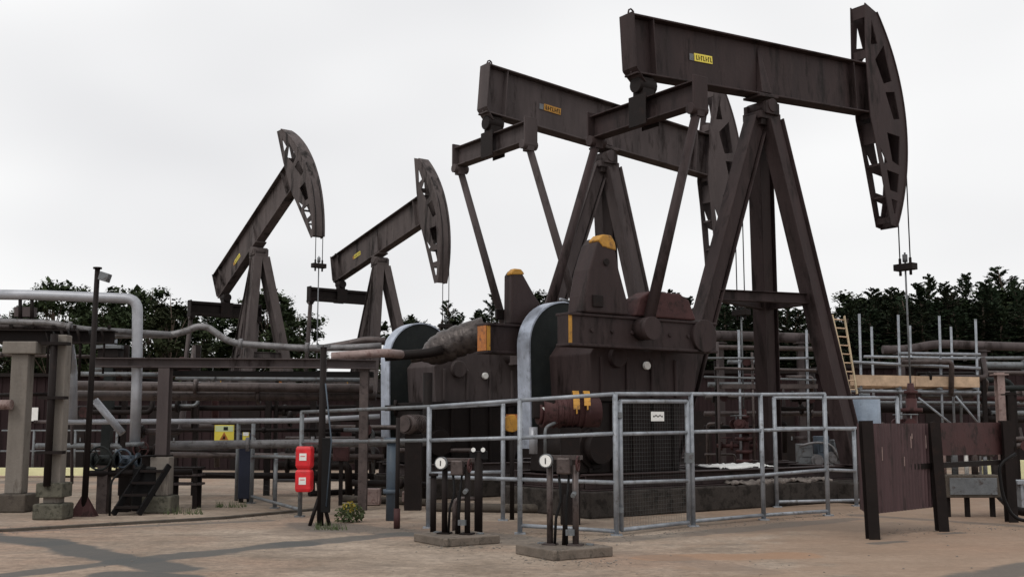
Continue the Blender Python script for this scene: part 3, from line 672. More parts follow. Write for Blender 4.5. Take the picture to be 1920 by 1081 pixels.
pipe([P(215, 628, Yh), P(318, 628, Yh), P(345, 622, Yh), P(372, 611, Yh), P(390, 613, Yh), P(432, 643, Yh), P(560, 652, Yh), P(640, 652, Yh), P(715, 648, Yh)], .065, lag2, 'grey clad pipe with a hump, crossing below the far pumpjacks', flanges=[(5, .15), (6, .2)], br=.25)
pipe([P(590, 655, 21.9), P(650, 645, 21.9), P(690, 636, 21.9), P(722, 640, 21.9)], .075, lagb, 'short sloping dark pipe rising towards the left belt guard', br=.2)
pipe([P(622, 668, 20.9), P(720, 661, 20.9), P(752, 664, 21.4)], .085, pinkm, 'pinkish lagged pipe left of the belt guard', br=.2)
pipe([P(722, 668, 22.6), P(800, 662, 22.6), P(830, 655, 22.6)], .10, darkm, 'horizontal brown lagged pipe joining the fat sloping one')
t = thing('lagged_duct', 'fat sloping duct in creased dark lagging behind the orange marked crank', 'duct', P(830, 665, 23.0) * 1.0)
o = MB(); pts_ = bend([P(770, 672, 23.0), P(805, 664, 23.0), P(850, 642, 23.0), P(912, 622, 23.0)], .5, 12); nn = len(pts_)
r_ = random.Random(4)
o.tube(pts_, [(.12 + .24) * .3 + .22 * min(1, i / (nn * .45)) + r_.uniform(-.02, .02) for i in range(nn)], 22); o.build('duct', mat('creased_foil_lagging', (.075, .062, .058), .42, .35, var=.4, scale=5, rust=(.025, .018, .017), rustamt=.48, bump=.9, bscale=11), t)
t = thing('support_post', 'brown post holding up the duct behind the left belt guard', 'post', G(800, 940)); g = G(800, 940); MB().tube([g, Vector((g.x, g.y, 2.6))], .1, 10).build('pole', darkm, t)
# white pipe with elbow
Yw = 20.0
t_ = pipe([P(-80, 551, Yw), P(70, 553, Yw), P(258, 560, Yw), P(257, 700, Yw), P(253, 828, Yw)], .095, lag, 'pale grey overhead pipe that elbows straight down beside the brown column', br=.22)
MB().tube([P(253, 828, Yw), P(253, 836, Yw)], .16, 16).build('flange', galvdk, t_)
for px_ in (38, 60): 
    g = P(px_, 600, Yw); MB().tube([g, P(px_, 557, Yw)], .035, 8).build('hanger', darkm, t_)
MB().box(P(48, 585, Yw + .1), (.34, .2, .18)).build('hanger_plate', brown2, t_)
# lamp post
g = G(157, 967); t = thing('lamp_post', 'slim dark post with a small floodlight near its top', 'lamp post', g)
zt = P(168, 504, g.y).z
MB().tube([g, Vector((g.x + .04, g.y, zt))], [.055, .045], 12).build('pole', darkm, t)
MB().tube([(g.x + .04, g.y, zt), (g.x + .04, g.y, zt + .03)], .075, 10).build('cap', darkm, t)
MB().add([g + Vector(v) for v in ((-.22, -.1, 0), (.22, -.1, 0), (.05, 0, .35), (-.05, 0, .35), (-.22, .1, 0), (.22, .1, 0))], [(0, 1, 2, 3), (4, 3, 2, 5), (0, 3, 4), (1, 5, 2), (0, 4, 5, 1)]).build('foot', redbrown, t)
fl = MB().box((g.x + .20, g.y - .06, P(178, 520, g.y).z), (.16, .18, .15), Matrix.Rotation(.3, 3, 'Y')).build('floodlight', galvdk, t, bevel=.01)
MB().box((g.x + .1, g.y, P(178, 520, g.y).z), (.14, .03, .03)).build('bracket', darkm, fl)
# brown portal beam and columns
Yb = gp3.y
t = thing('pipe_rack', 'long brown steel pipe rack beam spanning behind the lamp post and mast', 'pipe rack', (gp3.x, Yb, 0))
MB().ibeam(P(175, 679, Yb - .0), P(612, 681, Yb + .2), .22, .17, .02).build('beam', brown2, t)
MB().ibeam(P(612, 681, Yb + .2), P(705, 683, Yb + .4), .22, .17, .02).build('beam', brown2, t)
MB().bar(P(320, 700, Yb + .6), P(700, 702, Yb + .8), .3, .1).build('under_beam', black, t)
g = G(682, 925); g2_ = Vector((P(682, 800, Yb + .5).x, Yb + .5, 0))
MB().ibeam(g2_, Vector((g2_.x, g2_.y, P(682, 690, Yb + .5).z)), .16, .14, .015, up=(0, 1, 0)).build('column', lagb, t)
# big pipes
pipe([P(120, 722, 22.6), P(700, 728, 23.2)], .10, lagb, 'upper of the two fat dark pipes under the brown rack beam', flanges=[(0, .42)])
pipe([P(118, 741, 22.9), P(705, 741, 23.4)], .11, lagb, 'lower of the two fat dark pipes under the brown rack beam', flanges=[(0, .62)])
pipe([P(112, 791, 21.0), P(230, 790, 21.0), P(560, 788, 21.6), P(712, 780, 21.9)], .05, lag, 'thin pale pipe running level behind the columns', flanges=[(2, .35)])
pipe([P(315, 834, 21.4), P(800, 828, 22.2)], .085, lag2, 'purplish grey pipe running level behind the yellow sign', flanges=[(0, .3), (0, .55)])
pipe([P(135, 792, 21.2), P(135, 690, 21.2), P(128, 640, 20.6)], .10, lag, 'stubby pale vertical pipe beside the second pillar', br=.15)
pipe([P(178, 750, 20.8), P(230, 812, 20.8)], .07, lag, 'short silver pipe slanting down to the right behind the lamp post')
pipe([P(-30, 758, 19.8), P(22, 758, 19.8)], .09, pinkm, 'pinkish pipe end entering at the left edge')
pipe([P(-50, 741, 20.9), P(120, 738, 20.9)], .035, darkm, 'thin dark pipe crossing in front of the leftmost pillar')
pipe([P(158, 887, 19.4), P(360, 884, 20.2)], .055, darkm, 'low dark pipe running along the ground behind the lamp post foot', flanges=[(0, .3)])
pipe([P(660, 905, 20.6), P(700, 905, 20.6), P(800, 908, 21)], .06, darkm, 'low dark pipe behind the fence near the yellow shrub', flanges=[(1, .5)])
pipe([P(120, 700, 23.9), P(300, 702, 23.9)], .05, galvdk, 'thin grey pipe in the rack behind the vertical white pipe')

# small valves around the white pipe foot
def valve(label, px_, py_, Y, r, m, wheelm, rz=0, stand_m=None, horiz=True):
    c = P(px_, py_, Y); t = thing('valve', label, 'valve', (c.x, c.y, 0), rz)
    MB().tube([c - Vector((.22, 0, 0)), c + Vector((.22, 0, 0))], .09, 14).build('body', m, t)
    for s in (-.2, .2): MB().tube([c + Vector((s - .02, 0, 0)), c + Vector((s + .02, 0, 0))], .14, 14).build('flange', m, t)
    MB().tube([c, c + Vector((0, -.22, .04))], .04, 8).build('stem', m, t)
    wc = c + Vector((0, -.24, .04)); mb = MB().tube([wc + Vector((math.cos(a) * r, 0, math.sin(a) * r)) for a in [i * math.pi / 10 for i in range(21)]], .018, 8)
    for k in range(3): a = k * 2.09; mb.tube([wc, wc + Vector((math.cos(a) * r, 0, math.sin(a) * r))], .012, 6)
    mb.build('hand_wheel', wheelm, t)
    MB().box(((c.x, c.y, (c.z - .09) / 2)), (.18, .16, c.z - .09)).build('pedestal', stand_m or darkm, t)
    return t
valve('valve with a large green hand wheel right of the lamp post', 196, 862, 19.6, .2, green, green, stand_m=lagb)
valve('blue valve below the end of the pale vertical pipe', 238, 862, 20.0, .16, bluegrey, bluegrey)
valve('dark valve between the white vertical pipe and the brown column', 272, 845, 20.8, .14, darkm, redbrown)
# small steps and rack
t = thing('access_steps', 'dark steel steps between the lamp post and the tan pillar base', 'steps', G(236, 966))
g = G(236, 966)
for k in range(4): MB().box(g + Vector((.0 + .1 * k, .1 + .12 * k, .14 + .2 * k)), (.42, .2, .04)).build('tread', darkm, t)
for s in (-.22, .22): MB().bar(g + Vector((s, 0, .02)), g + Vector((s + .34, .5, .84)), .04, .1).build('stringer', black, t)
MB().tube(bend([g + Vector((-.28, 0, 0)), g + Vector((-.28, 0, .6)), g + Vector((.05, .4, 1.0)), g + Vector((.3, .5, 1.0))], .1), .02, 8).build('handrail', black, t)
MB().box(g + Vector((.12, .62, .42)), (.42, .25, .78)).build('tank', black, t, bevel=.03)
g = G(345, 952); t = thing('low_rack', 'low dark steel rack standing right of the tan pillar base', 'rack', g)
for dx in (-.22, .22):
    for dy in (-.1, .2): MB().box(g + Vector((dx, dy, .36)), (.07, .07, .72)).build('leg', darkm, t)
for z in (.45, .62, .74): MB().box(g + Vector((0, .05, z)), (.62, .4, .04)).build('shelf', brown2 if z < .7 else darkm, t)

# left boundary gate with signs
h1, h2 = G(443, 938), G(471, 943)
zz1, zz2 = P(443, 792, h1.y).z, P(471, 792, h2.y).z
t = thing('sign_frame', 'pair of grey posts carrying the yellow warning sign', 'sign frame', h1)
for g, z in ((h1, zz1), (h2, zz2)): MB().tube([g, Vector((g.x, g.y, z))], .04, 10).build('post', galvdk, t)
MB().tube([Vector((h1.x, h1.y, zz1)), Vector((h2.x, h2.y, zz2))], .03, 8).build('rail', galvdk, t)
c0 = P(420.5, 812, h1.y - .05)
sg = MB().box(c0, (.40, .012, .35)).build('warning_sign', signyel, t)
MB().box(c0 + Vector((0, -.008, .10)), (.37, .004, .12)).build('header', mat('sign_pale_green', (.55, .62, .35), .5, var=.05, bump=0), sg)
MB().prism([c0 + Vector(v) for v in ((-.09, -.010, -.13), (.09, -.010, -.13), (0, -.010, .03))], (0, .003, 0)).build('warning_triangle', orange, sg)
MB().prism([c0 + Vector(v) for v in ((-.03, -.013, -.11), (.03, -.013, -.11), (0, -.013, -.03))], (0, .002, 0)).build('symbol', black, sg)
MB().box(c0 + Vector((.03, -.0115, .10)), (.09, .003, .07)).build('emblem', green, sg)
g = G(458, 941); t = thing('cabinet', 'tall dark blue cabinet with small yellow label between the sign posts', 'cabinet', g)
MB().box(g + Vector((0, .05, .72)), (.24, .26, 1.3)).build('body', mat('dark_blue_paint', (.010, .014, .032), .4, spec=.4), t, bevel=.02)
for dx in (-.08, .08): MB().box(g + Vector((dx, .05, .04)), (.05, .2, .08)).build('foot', black, t)
lb_ = MB().box(P(461, 820, g.y - .09), (.13, .012, .22)).build('label', signyel, t)
MB().box(P(461, 813, g.y - .1), (.11, .006, .07)).build('lettering', white, lb_)
# meshed fence from sign posts to cabinet
fence('mesh_fence', 'low dark wire mesh fence between the sign posts and the red cabinet', [(h2, 1.0), (G(515, 952), 1.02)],
      [((h2, .92), (pA, 1.0)), ((h2, .14), (pA, .12))], galvdk, mesh=[(h2, pA, .06, .05, .5, .5)])
i1, i2 = G(318, 925), G(443, 938)
fence('mesh_fence', 'thin dark rail fence left of the yellow sign', [(i1, 1.0)], [((i1, .98), (i2, 1.0)), ((i1, .5), (i2, .5))], darkm)
# pale barrier and rail beyond
g = G(-80, 896); g_ = G(232, 893)
t = thing('barrier', 'low pale yellow barrier beam on the ground beyond the left pillars', 'barrier', g)
MB().box(((g.x + g_.x) / 2, (g.y + g_.y) / 2, .17), (g_.x - g.x, .25, .22)).build('beam', paleyel, t)
for f_ in (.05, .35, .65, .95): q = g.lerp(g_, f_); MB().box((q.x, q.y + .02, .03), (.3, .3, .06)).build('foot', concdk, t)
fence('rail_fence', 'pale grey rail fence standing behind the yellow barrier', [(G(60, 888), 1.35), (G(138, 888), 1.35), (G(216, 888), 1.35)],
      [((G(0, 888), 1.33), (G(225, 888), 1.33)), ((G(0, 888), .7), (G(225, 888), .7))], galvdk)
g = G(1960, 905); t = thing('barrier', 'pale yellow barrier beam at the right edge of the yard', 'barrier', g)
MB().box(g + Vector((0, 0, .35)), (3.2, .3, .5)).build('beam', paleyel, t, bevel=.02)
MB().box(g + Vector((0, 0, .06)), (2.6, .4, .1)).build('foot', concdk, t)

# ------------------------------------------------------------ wellheads under the polished rods
def wellhead(label, k, topz, m, rod=False):
    x, y, h, _b = Q[k]; X, Y = x + 4.9 * math.cos(h), y + 4.9 * math.sin(h)
    t = thing('wellhead', label, 'wellhead', (X, Y, 0), h)
    L = lambda mb, n, mm, par=None: mb.build(n, mm, par or t, world=False)
    L(MB().box((0, 0, .1), (1.3, 1.3, .2)), 'concrete_base', concdk)
    mb = MB().tube([(0, 0, .2), (0, 0, topz - .3)], .13, 14)
    for z in (.5, .75, 1.1, 1.35, topz - .62): mb.tube([(0, 0, z), (0, 0, z + .09)], .25, 16)
    L(mb, 'casing_head', m)
    L(MB().tube([(0, 0, topz - .35), (0, 0, topz + .05)], [.12, .07], 12).tube([(0, 0, topz - .2), (0, 0, topz - .12)], .16, 12), 'stuffing_box', m)
    for a, z in ((0, .95), (2.2, .95), (3.7, 1.55), (1.2, 1.55)):
        d = Vector((math.cos(a), math.sin(a), 0)); c = Vector((0, 0, z))
        v = L(MB().tube([c, c + d * .75], .06, 10).tube([c + d * .3, c + d * .37], .13, 12).tube([c + d * .6, c + d * .67], .13, 12), 'side_valve', m)
        wc = c + d * .48 + Vector((0, 0, .22)); mb = MB().tube([wc + Vector((math.cos(b), math.sin(b), 0)) * .15 for b in [i * math.pi / 8 for i in range(17)]], .016, 6)
        mb.tube([wc - Vector((0, 0, .2)), wc], .02, 6).tube([wc - Vector((.15, 0, 0)), wc + Vector((.15, 0, 0))], .01, 5); L(mb, 'hand_wheel', redbrown if z < 1.2 else galvdk, v)
    L(MB().tube(bend([(.7, .1, .95), (1.1, .1, .95), (1.1, .1, .2)], .15), .05, 10), 'flow_line', lagb)
    L(MB().tube(bend([(-.1, .7, 1.55), (-.1, 1.3, 1.55), (-.1, 1.3, .2)], .15), .045, 10), 'flow_line', lagb)
    if rod: L(MB().tube([(.05, -.5, .9), (.1, -.5, 2.1)], .03, 8), 'marker_rod', paleyel)
    return t
wellhead('dark red wellhead below the nearest pumpjack head, behind the rusty boards', 1, 2.45, redbrown)
wellhead('wellhead with a pale yellow rod, seen through the fence right of the gate', 2, 1.9, redbrown, True)
wellhead('far wellhead below the leftmost pumpjack head', 3, 1.9, darkm)
wellhead('far wellhead below the second pumpjack from the left', 4, 1.9, darkm)

# ------------------------------------------------------------ extra gear by the pumpjack stands
def drum(label, px_, py_, Y, r, L_, m, az, cat='motor'):
    c = P(px_, py_, Y); d = Vector((math.cos(az), math.sin(az), .0)); t = thing('motor', label, cat, (c.x, c.y, 0))
    MB().tube([c - d * L_ / 2, c + d * L_ / 2], r, 20).build('housing', m, t)
    for k in range(6): q = c - d * L_ * (.3 - .1 * k); MB().tube([q, q + d * .02], r * 1.08, 20).build('fin', m, t)
    MB().tube([c - d * (L_ / 2 + .06), c - d * L_ / 2], r * .8, 20).build('end_bell', m, t)
    MB().box((c.x, c.y, (c.z - r) / 2), (.3, .3, c.z - r)).build('pedestal', darkm, t)
    return t, c, d
drum('light brown motor end beside the bottom of the left belt guard', 776, 795, 20.4, .17, .6, lagb, 1.1)
tm, c, d = drum('dark motor with yellow guard hoops behind the top rail near the gate', 1068, 772, 17.6, .24, .95, redbrown, .25)
for k, a0 in ((.1, 20), (.28, 30)):
    pts_ = [c + d * k + Vector((0, -math.cos(R(a)) * .33, math.sin(R(a)) * .33)) for a in range(a0 - 25, 150, 12)]
    mb = MB()
    for p_, q_ in zip(pts_[:-1], pts_[1:]): mb.bar(p_, q_, .10, .02)
    mb.build('guard_hoop', yellow, tm)
MB().box(c + Vector((-.42, -.1, .05)), (.35, .35, .3)).build('terminal_box', darkm, tm, bevel=.02)
MB().tube([c + Vector((-.43, -.285, .03)), c + Vector((-.43, -.30, .03))], .045, 12).build('label_disc', white, tm)
c = P(960, 793, 18.3); t = thing('yellow_disc', 'round yellow cover between two fence posts left of the gate', 'cover', (c.x, c.y, 0))
MB().tube([c, c + Vector((-.02, .12, 0))], .145, 20).build('cover', yellow, t, bevel=.008); MB().tube([c + Vector((0, .08, -.05)), Vector((c.x, c.y + .08, 0))], .04, 10).build('stem', darkm, t)
MB().box((c.x, c.y + .06, c.z + .12), (.2, .1, .06)).build('lid', orange, t)
# foot of the bright belt guard: silver drop pipe
pipe([P(1000, 800, 17.9), P(1000, 850, 17.9)], .07, lag, 'mottled silver pipe end hanging below the bright rim of the belt guard')
pipe([P(1022, 850, 17.2), P(1022, 800, 17.2), P(1045, 790, 17.4)], .025, galvdk, 'thin conduit rising to the motor with the yellow hoops', br=.1)
pipe([P(1050, 560, 18.6) , P(1072, 566, 18.9), P(1078, 585, 19.3)], .02, galv, 'small bright bracket pipe on top of the belt guard', br=.1)
# dark timber and pipes on the ground inside the left enclosure
for k, (x0, y0, x1, y1, r_, lb) in enumerate(((640, 940, 800, 948, .07, 'nearest of the dark pipes lying on the ground inside the left fence'), (690, 925, 1000, 930, .09, 'long dark pipe lying behind the valve stands'),
                          (800, 958, 1075, 962, .08, 'dark pipe lying on the ground just behind the left valve stand'), (580, 930, 720, 922, .06, 'thin dark pipe lying right of the red cabinet'))):
    a_, b__ = G(x0, y0), G(x1, y1); pipe([a_ + Vector((0, 0, r_)), b__ + Vector((0, 0, r_))], r_, darkm if k % 2 else concdk, lb)
for k, (px_, py_, s_, m_, lb) in enumerate(((697, 930, .35, pinkm, 'small pale pink box on the ground behind the thin post'), (640, 850, .3, redbrown, 'small reddish valve box on the low pipework right of the red cabinet'),
                          (765, 930, .22, pinkm, 'pale block on the ground behind the fence near the thin post'), (520, 700, .3, lagb, 'brown junction box hung in the left pipe rack'))):
    Y_ = 21.5 if py_ > 800 else 24.5
    c = P(px_, py_, Y_); t = thing('junction_box', lb, 'box', (c.x, c.y, 0))
    MB().box(c, (s_, s_ * .7, s_ * .9)).build('box', m_, t, bevel=.015); MB().box((c.x, c.y, c.z / 2 - s_ * .22), (.07, .07, max(.1, c.z - s_ * .45))).build('stand', darkm, t)
    MB().box(c + Vector((0, -s_ * .36, 0)), (s_ * .7, .02, s_ * .6)).build('lid', m_, t)
# process pipework seen between the columns at left (manifold)
t = thing('pipe_manifold', 'tangled dark valve manifold behind the red cabinet and mast', 'manifold', P(640, 900, 24) * 1.0)
r_ = random.Random(11)
for k in range(15):
    X0 = r_.uniform(-5.6, -2.6); z = r_.uniform(.2, 2.2); Y_ = r_.uniform(23.6, 25.2); Ln = r_.uniform(.6, 2.6)
    o = MB().tube(bend([(X0, Y_, z), (X0 + Ln, Y_, z), (X0 + Ln, Y_ + .2, max(.05, z - r_.uniform(.3, 1.5)))], .12), r_.uniform(.04, .09), 9).build('pipe_run', [darkm, lagb, brown2, galvdk][k % 4], t)
    if k % 2 == 0: MB().tube([(X0 + .2, Y_, z), (X0 + .26, Y_, z)], .17, 12).build('flange', darkm, o)
    if k % 3 == 0: MB().tube([(X0 + .5, Y_ - .16, z), (X0 + .5, Y_ - .19, z)], .13, 12).build('hand_wheel', redbrown, o)
for X0 in (-5.4, -4.4, -3.4): MB().box((X0, 24.4, 1.1), (.12, .12, 2.2)).build('upright', darkm, t)

# ------------------------------------------------------------ right side: rusty boards
b1, b2, b3 = G(1637, 1010), G(1767, 995), G(1897, 978)
t = thing('screen', 'rusty red brown board screen on three heavy posts at the right', 'screen', b1)
tops = [P(1623, 788, b1.y), P(1749, 790, b2.y), P(1884, 788, b3.y)]
for g, tp in zip((b1, b2, b3), tops): MB().ibeam(g - Vector((0, 0, .02)), tp, .15, .17, .018, up=(0, 1, 0)).build('post', darkm, t)
def corr(a0, a1, z0a, z0b, z1a, z1b, n=60, amp=.012):
    mb = MB(); vs = []; fs = []; dirv = (a1 - a0).normalized(); nv_ = dirv.cross(Vector((0, 0, 1)))
    for i in range(n + 1):
        f = i / n; q = a0.lerp(a1, f); o_ = nv_ * amp * (1 if (i // 2) % 2 else -1) * (.4 if i % 2 else 1)
        za__, zb___ = z0a + (z0b - z0a) * f, z1a + (z1b - z1a) * f
        for dd in (-.006, .006):
            for z in (za__, zb___): vs.append(Vector((q.x, q.y, z)) + o_ + nv_ * dd)
    for i in range(n):
        b_ = i * 4
        fs += [(b_, b_ + 4, b_ + 5, b_ + 1), (b_ + 2, b_ + 3, b_ + 7, b_ + 6), (b_ + 1, b_ + 5, b_ + 7, b_ + 3), (b_, b_ + 2, b_ + 6, b_ + 4)]
    fs += [(0, 1, 3, 2), (n * 4, n * 4 + 2, n * 4 + 3, n * 4 + 1)]
    return mb.add(vs, fs)
e1, e2 = P(1641, 900, b1.y + .12), P(1748, 900, b2.y + .12)
corr(Vector((e1.x, e1.y, 0)), Vector((e2.x, e2.y, 0)), P(1641, 962, e1.y).z, P(1748, 950, e2.y).z, P(1641, 793, e1.y).z, P(1748, 793, e2.y).z, 70).build('corrugated_panel', rustp, t)
e1, e2 = P(1765, 820, b2.y + .10), P(1880, 820, b3.y + .10)
corr(Vector((e1.x, e1.y, 0)), Vector((e2.x, e2.y, 0)), P(1765, 853, e1.y).z, P(1880, 851, e2.y).z, P(1765, 792, e1.y).z, P(1880, 791, e2.y).z, 8, .004).build('upper_panel', redbrown, t)
e1 = P(1611, 900, b1.y + 1.2); e2 = P(1627, 900, b1.y + .2)
corr(Vector((e1.x, e1.y, 0)), Vector((e2.x, e2.y, 0)), .32, .32, P(1611, 793, e1.y).z, P(1627, 793, e2.y).z, 20).build('side_panel', rustp, t)
for (ax, by) in ((b1, b2), (b2, b3)):
    MB().bar(ax.lerp(by, .03) + Vector((0, .16, .95)), by.lerp(ax, .03) + Vector((0, .16, .95)), .05, .08).build('rail', darkm, t)
# streaks of peeled paint modelled as thin flakes
r_ = random.Random(5)
for k in range(5):
    f = r_.uniform(.1, .95); q = Vector((P(1641, 900, b1.y + .12).x, b1.y + .12, 0)).lerp(Vector((P(1748, 900, b2.y + .12).x, b2.y + .12, 0)), f)
    z = r_.uniform(.9, 1.45); MB().box((q.x, q.y - .025, z), (.012, .006, r_.uniform(.06, .2))).build('paint_flake', pinkm, t)
# machinery behind the half screen
g = G(1820, 968)
t = thing('gas_meter', 'grey box on legs with pale pipes under the half height board', 'meter', g)
MB().box((g.x + .0, g.y, .52), (.92, .35, .38)).build('box', concdk, t, bevel=.02)
MB().box((g.x + .0, g.y - .18, .52), (.80, .02, .28)).build('door', galvdk, t, bevel=.005)
for dx in (-.38, -.05, .38): MB().box((g.x + dx, g.y, .17), (.07, .07, .34)).build('leg', darkm, t)
for k, dx in enumerate((-.4, -.22, -.02, .12, .3)):
    MB().tube([(g.x + dx, g.y + .02, .7), (g.x + dx, g.y + .02, 1.32)], .035 + .02 * (k % 2), 10).build('riser', [pinkm, galvdk, white, lagb, galv][k], t)
MB().tube([(g.x - .45, g.y, 1.1), (g.x + .45, g.y, 1.05)], .04, 10).build('header', lagb, t)
for dx in (-.43, .36): MB().tube([(g.x + dx, g.y - .07, 1.2), (g.x + dx, g.y - .11, 1.2)], .06, 14).build('gauge', white, t)
# hoses and beam at right edge
gx_ = G(1900, 985)
o = MB()
pts_ = bend([P(1905, 850, gx_.y), P(1872, 870, gx_.y), P(1880, 930, gx_.y), P(1900, 972, gx_.y), P(1960, 980, gx_.y)], .5, 8)
solo(o.tube(pts_, .028, 8), 'hose', black, 'black hose drooping past the last board post at the right edge', 'hose')
pipe([G(1870, 962) + Vector((0, 0, .9)), G(1872, 962) + Vector((0, 0, .35)), G(1905, 975) + Vector((0, 0, .14)), G(2000, 978) + Vector((0, 0, .12))], .07, darkm, 'dark drain pipe bending along the ground at the right edge', br=.3)
g = G(1912, 962); t = thing('bench', 'pale grey metal bench partly cut by the right edge', 'bench', g)
MB().box(g + Vector((.3, 0, .55)), (.8, .4, .06)).build('top', galv, t); 
for dx in (0, .6): MB().box(g + Vector((dx, 0, .26)), (.05, .3, .52)).build('leg', galv, t)

# scaffold
SY = 29.0
t = thing('scaffold', 'scaffold with pale timber toe board behind the rusty boards', 'scaffold', P(1700, 800, SY))
def stdpole(px0, y0, px1, y1, Y, m=galv, r=.035): return MB().tube([P(px0, y0, Y), Vector((P(px1, y1, Y).x, Y, 0))], r, 8).build('standard', m, t)
for px_, y0, Y_ in ((1611, 588, SY), (1684, 590, SY), (1761, 592, SY), (1829, 598, SY), (1783, 612, SY + 1.4), (1706, 610, SY + 1.4), (1634, 612, SY + 1.4)): stdpole(px_, y0, px_ + 5, 800, Y_)
for (x0, y0, x1, y1, dY) in ((1596, 678, 1838, 690, 0), (1685, 662, 1838, 664, 0), (1596, 732, 1838, 735, 0), (1620, 668, 1838, 672, 1.4)):
    MB().tube([P(x0, y0, SY - .06 + dY), P(x1, y1, SY - .06 + dY)], .04, 8).build('ledger', galv, t)
for px_ in (1613, 1687, 1764, 1831): MB().tube([P(px_, 728, SY - .3), Vector((P(px_, 728, SY).x, SY + 1.6, P(px_, 728, SY).z))], .03, 8).build('transom', galvdk, t)
mb = MB().bar(P(1594, 712, SY - .12), P(1715, 714, SY - .12), .04, .28); mb.build('toe_board', timber, t)
MB().bar(P(1716, 714, SY - .12), P(1836, 716, SY - .12), .04, .27).build('toe_board', timber, t)
for k in range(5):
    Z = P(1600, 727, SY).z; MB().box(((P(1594, 727, SY).x + P(1836, 727, SY).x) / 2, SY + .12 + .25 * k, Z + .04), (P(1836, 727, SY).x - P(1594, 727, SY).x, .22, .045)).build('deck_board', timber, t)
for (x0, y0, x1, y1) in ((1722, 745, 1785, 795), (1792, 742, 1832, 790)): MB().tube([P(x0, y0, SY - .2), P(x1, y1, SY - .2)], .03, 8).build('brace', galv, t)
# ladders
lt_ = thing('ladder', 'pale timber ladder leaning on the left end of the scaffold', 'ladder', P(1596, 800, SY - .5))
la0, la1 = P(1560, 590, SY + .2), P(1594, 738, SY - .4); lc0, lc1 = P(1583, 592, SY + .2), P(1607, 738, SY - .4)
for p_, q_ in ((la0, la1), (lc0, lc1)): MB().bar(p_, q_, .035, .06).build('stile', mat('bleached_timber', (.45, .36, .24), .8, var=.25, scale=4), lt_)
for k in range(9): f = (k + .5) / 9; MB().tube([la0.lerp(la1, f), lc0.lerp(lc1, f)], .018, 7).build('rung', timber, lt_)
t = thing('scaffold', 'brown and grey pole scaffold seen between the legs of the nearest pumpjack', 'scaffold', P(1450, 800, SY + 1))
for px_, y0, m_ in ((1385, 618, galv), (1345, 640, brown2), (1512, 618, galv), (1410, 660, lagb)): MB().tube([P(px_, y0, SY + 1), Vector((P(px_ + 3, 800, SY + 1).x, SY + 1, 0))], .035, 8).build('standard', m_, t)
for (x0, y0, x1, y1, m_, r) in ((1320, 671, 1525, 671, galvdk, .03), (1340, 690, 1530, 694, lagb, .04), (1320, 706, 1530, 712, galvdk, .03), (1450, 672, 1512, 671, galv, .035)):
    MB().tube([P(x0, y0, SY + .9), P(x1, y1, SY + .9)], r, 8).build('ledger', m_, t)
MB().box(P(1440, 724, SY + 1.2), (2.6, .5, .12)).build('deck_board', lagb, t)
# pipes and posts at right
YR = 33.0
pipe([P(1330, 628, YR), P(1530, 634, YR)], .15, brown2, 'fat brown pipe high behind the legs of the nearest pumpjack')
pipe([P(1655, 655, YR), P(1700, 655, YR), P(1755, 644, YR), P(1860, 648, YR), P(2000, 652, YR)], .13, brown2, 'fat brown overhead pipe in front of the conifers at the right', br=1.0)
pipe([P(1840, 684, 31), P(2000, 686, 31)], .10, galvdk, 'upper grey green pipe at the right behind the scaffold end', flanges=[(0, .5)])
pipe([P(1720, 738, 31.5), P(2000, 742, 31)], .13, lagb, 'middle brown pipe at the right behind the scaffold end', flanges=[(0, .7)])
pipe([P(1640, 765, 31), P(2000, 772, 31)], .12, darkm, 'lowest dark pipe at the right, just over the rusty boards')
pipe([P(1836, 712, 30.5), P(1900, 712, 30.5), P(1900, 790, 30.5)], .08, green, 'green grey pipe turning down beyond the scaffold end', br=.4)
for (px_, y0, Y_, m_, lb) in ((1873, 698, 27, pinkm, 'pinkish post right of the scaffold end'), (1895, 735, 26, darkm, 'dark post above the last board post at the right'), (1842, 655, 32.8, brown2, 'brown pipe support under the overhead pipe right of the scaffold'), (1688, 660, 32.8, brown2, 'brown pipe support under the overhead pipe behind the scaffold'),
                              (1350, 640, 32.8, brown2, 'brown support under the fat pipe behind the nearest pumpjack'), (1500, 640, 32.8, brown2, 'brown support under the fat pipe near the straight pumpjack leg')):
    q_ = P(px_, y0, Y_); g = Vector((q_.x, Y_, 0)); t = thing('pipe_support', lb, 'post', g); MB().ibeam(g, q_, .18, .2, .015, up=(0, 1, 0)).build('post', m_, t); MB().box(g + Vector((0, 0, .06)), (.5, .5, .12)).build('footing', concdk, t)
    MB().box(q_ + Vector((0, 0, -.05)), (.35, .3, .03)).build('cap_plate', m_, t)
# blue grey tank and dark rail fence bits
c = P(1622, 770, 24.6); t = thing('storage_tank', 'pale blue grey tank behind the fence, just above the rusty boards', 'tank', (c.x, c.y, 0))
tankm = mat('pale_blue_tank', (.22, .27, .34), .5, rust=(.13, .15, .18), rustamt=.4, scale=4)
ztk = P(1622, 742, 24.6).z
MB().tube([(c.x, c.y, .3), (c.x, c.y, ztk - .05), (c.x, c.y, ztk)], [.33, .33, .24], 20).build('shell', tankm, t); MB().tube([(c.x, c.y, ztk), (c.x, c.y, ztk + .06)], .12, 12).build('lid', galvdk, t); MB().box((c.x, c.y, .15), (.6, .6, .3)).build('stand', darkm, t)
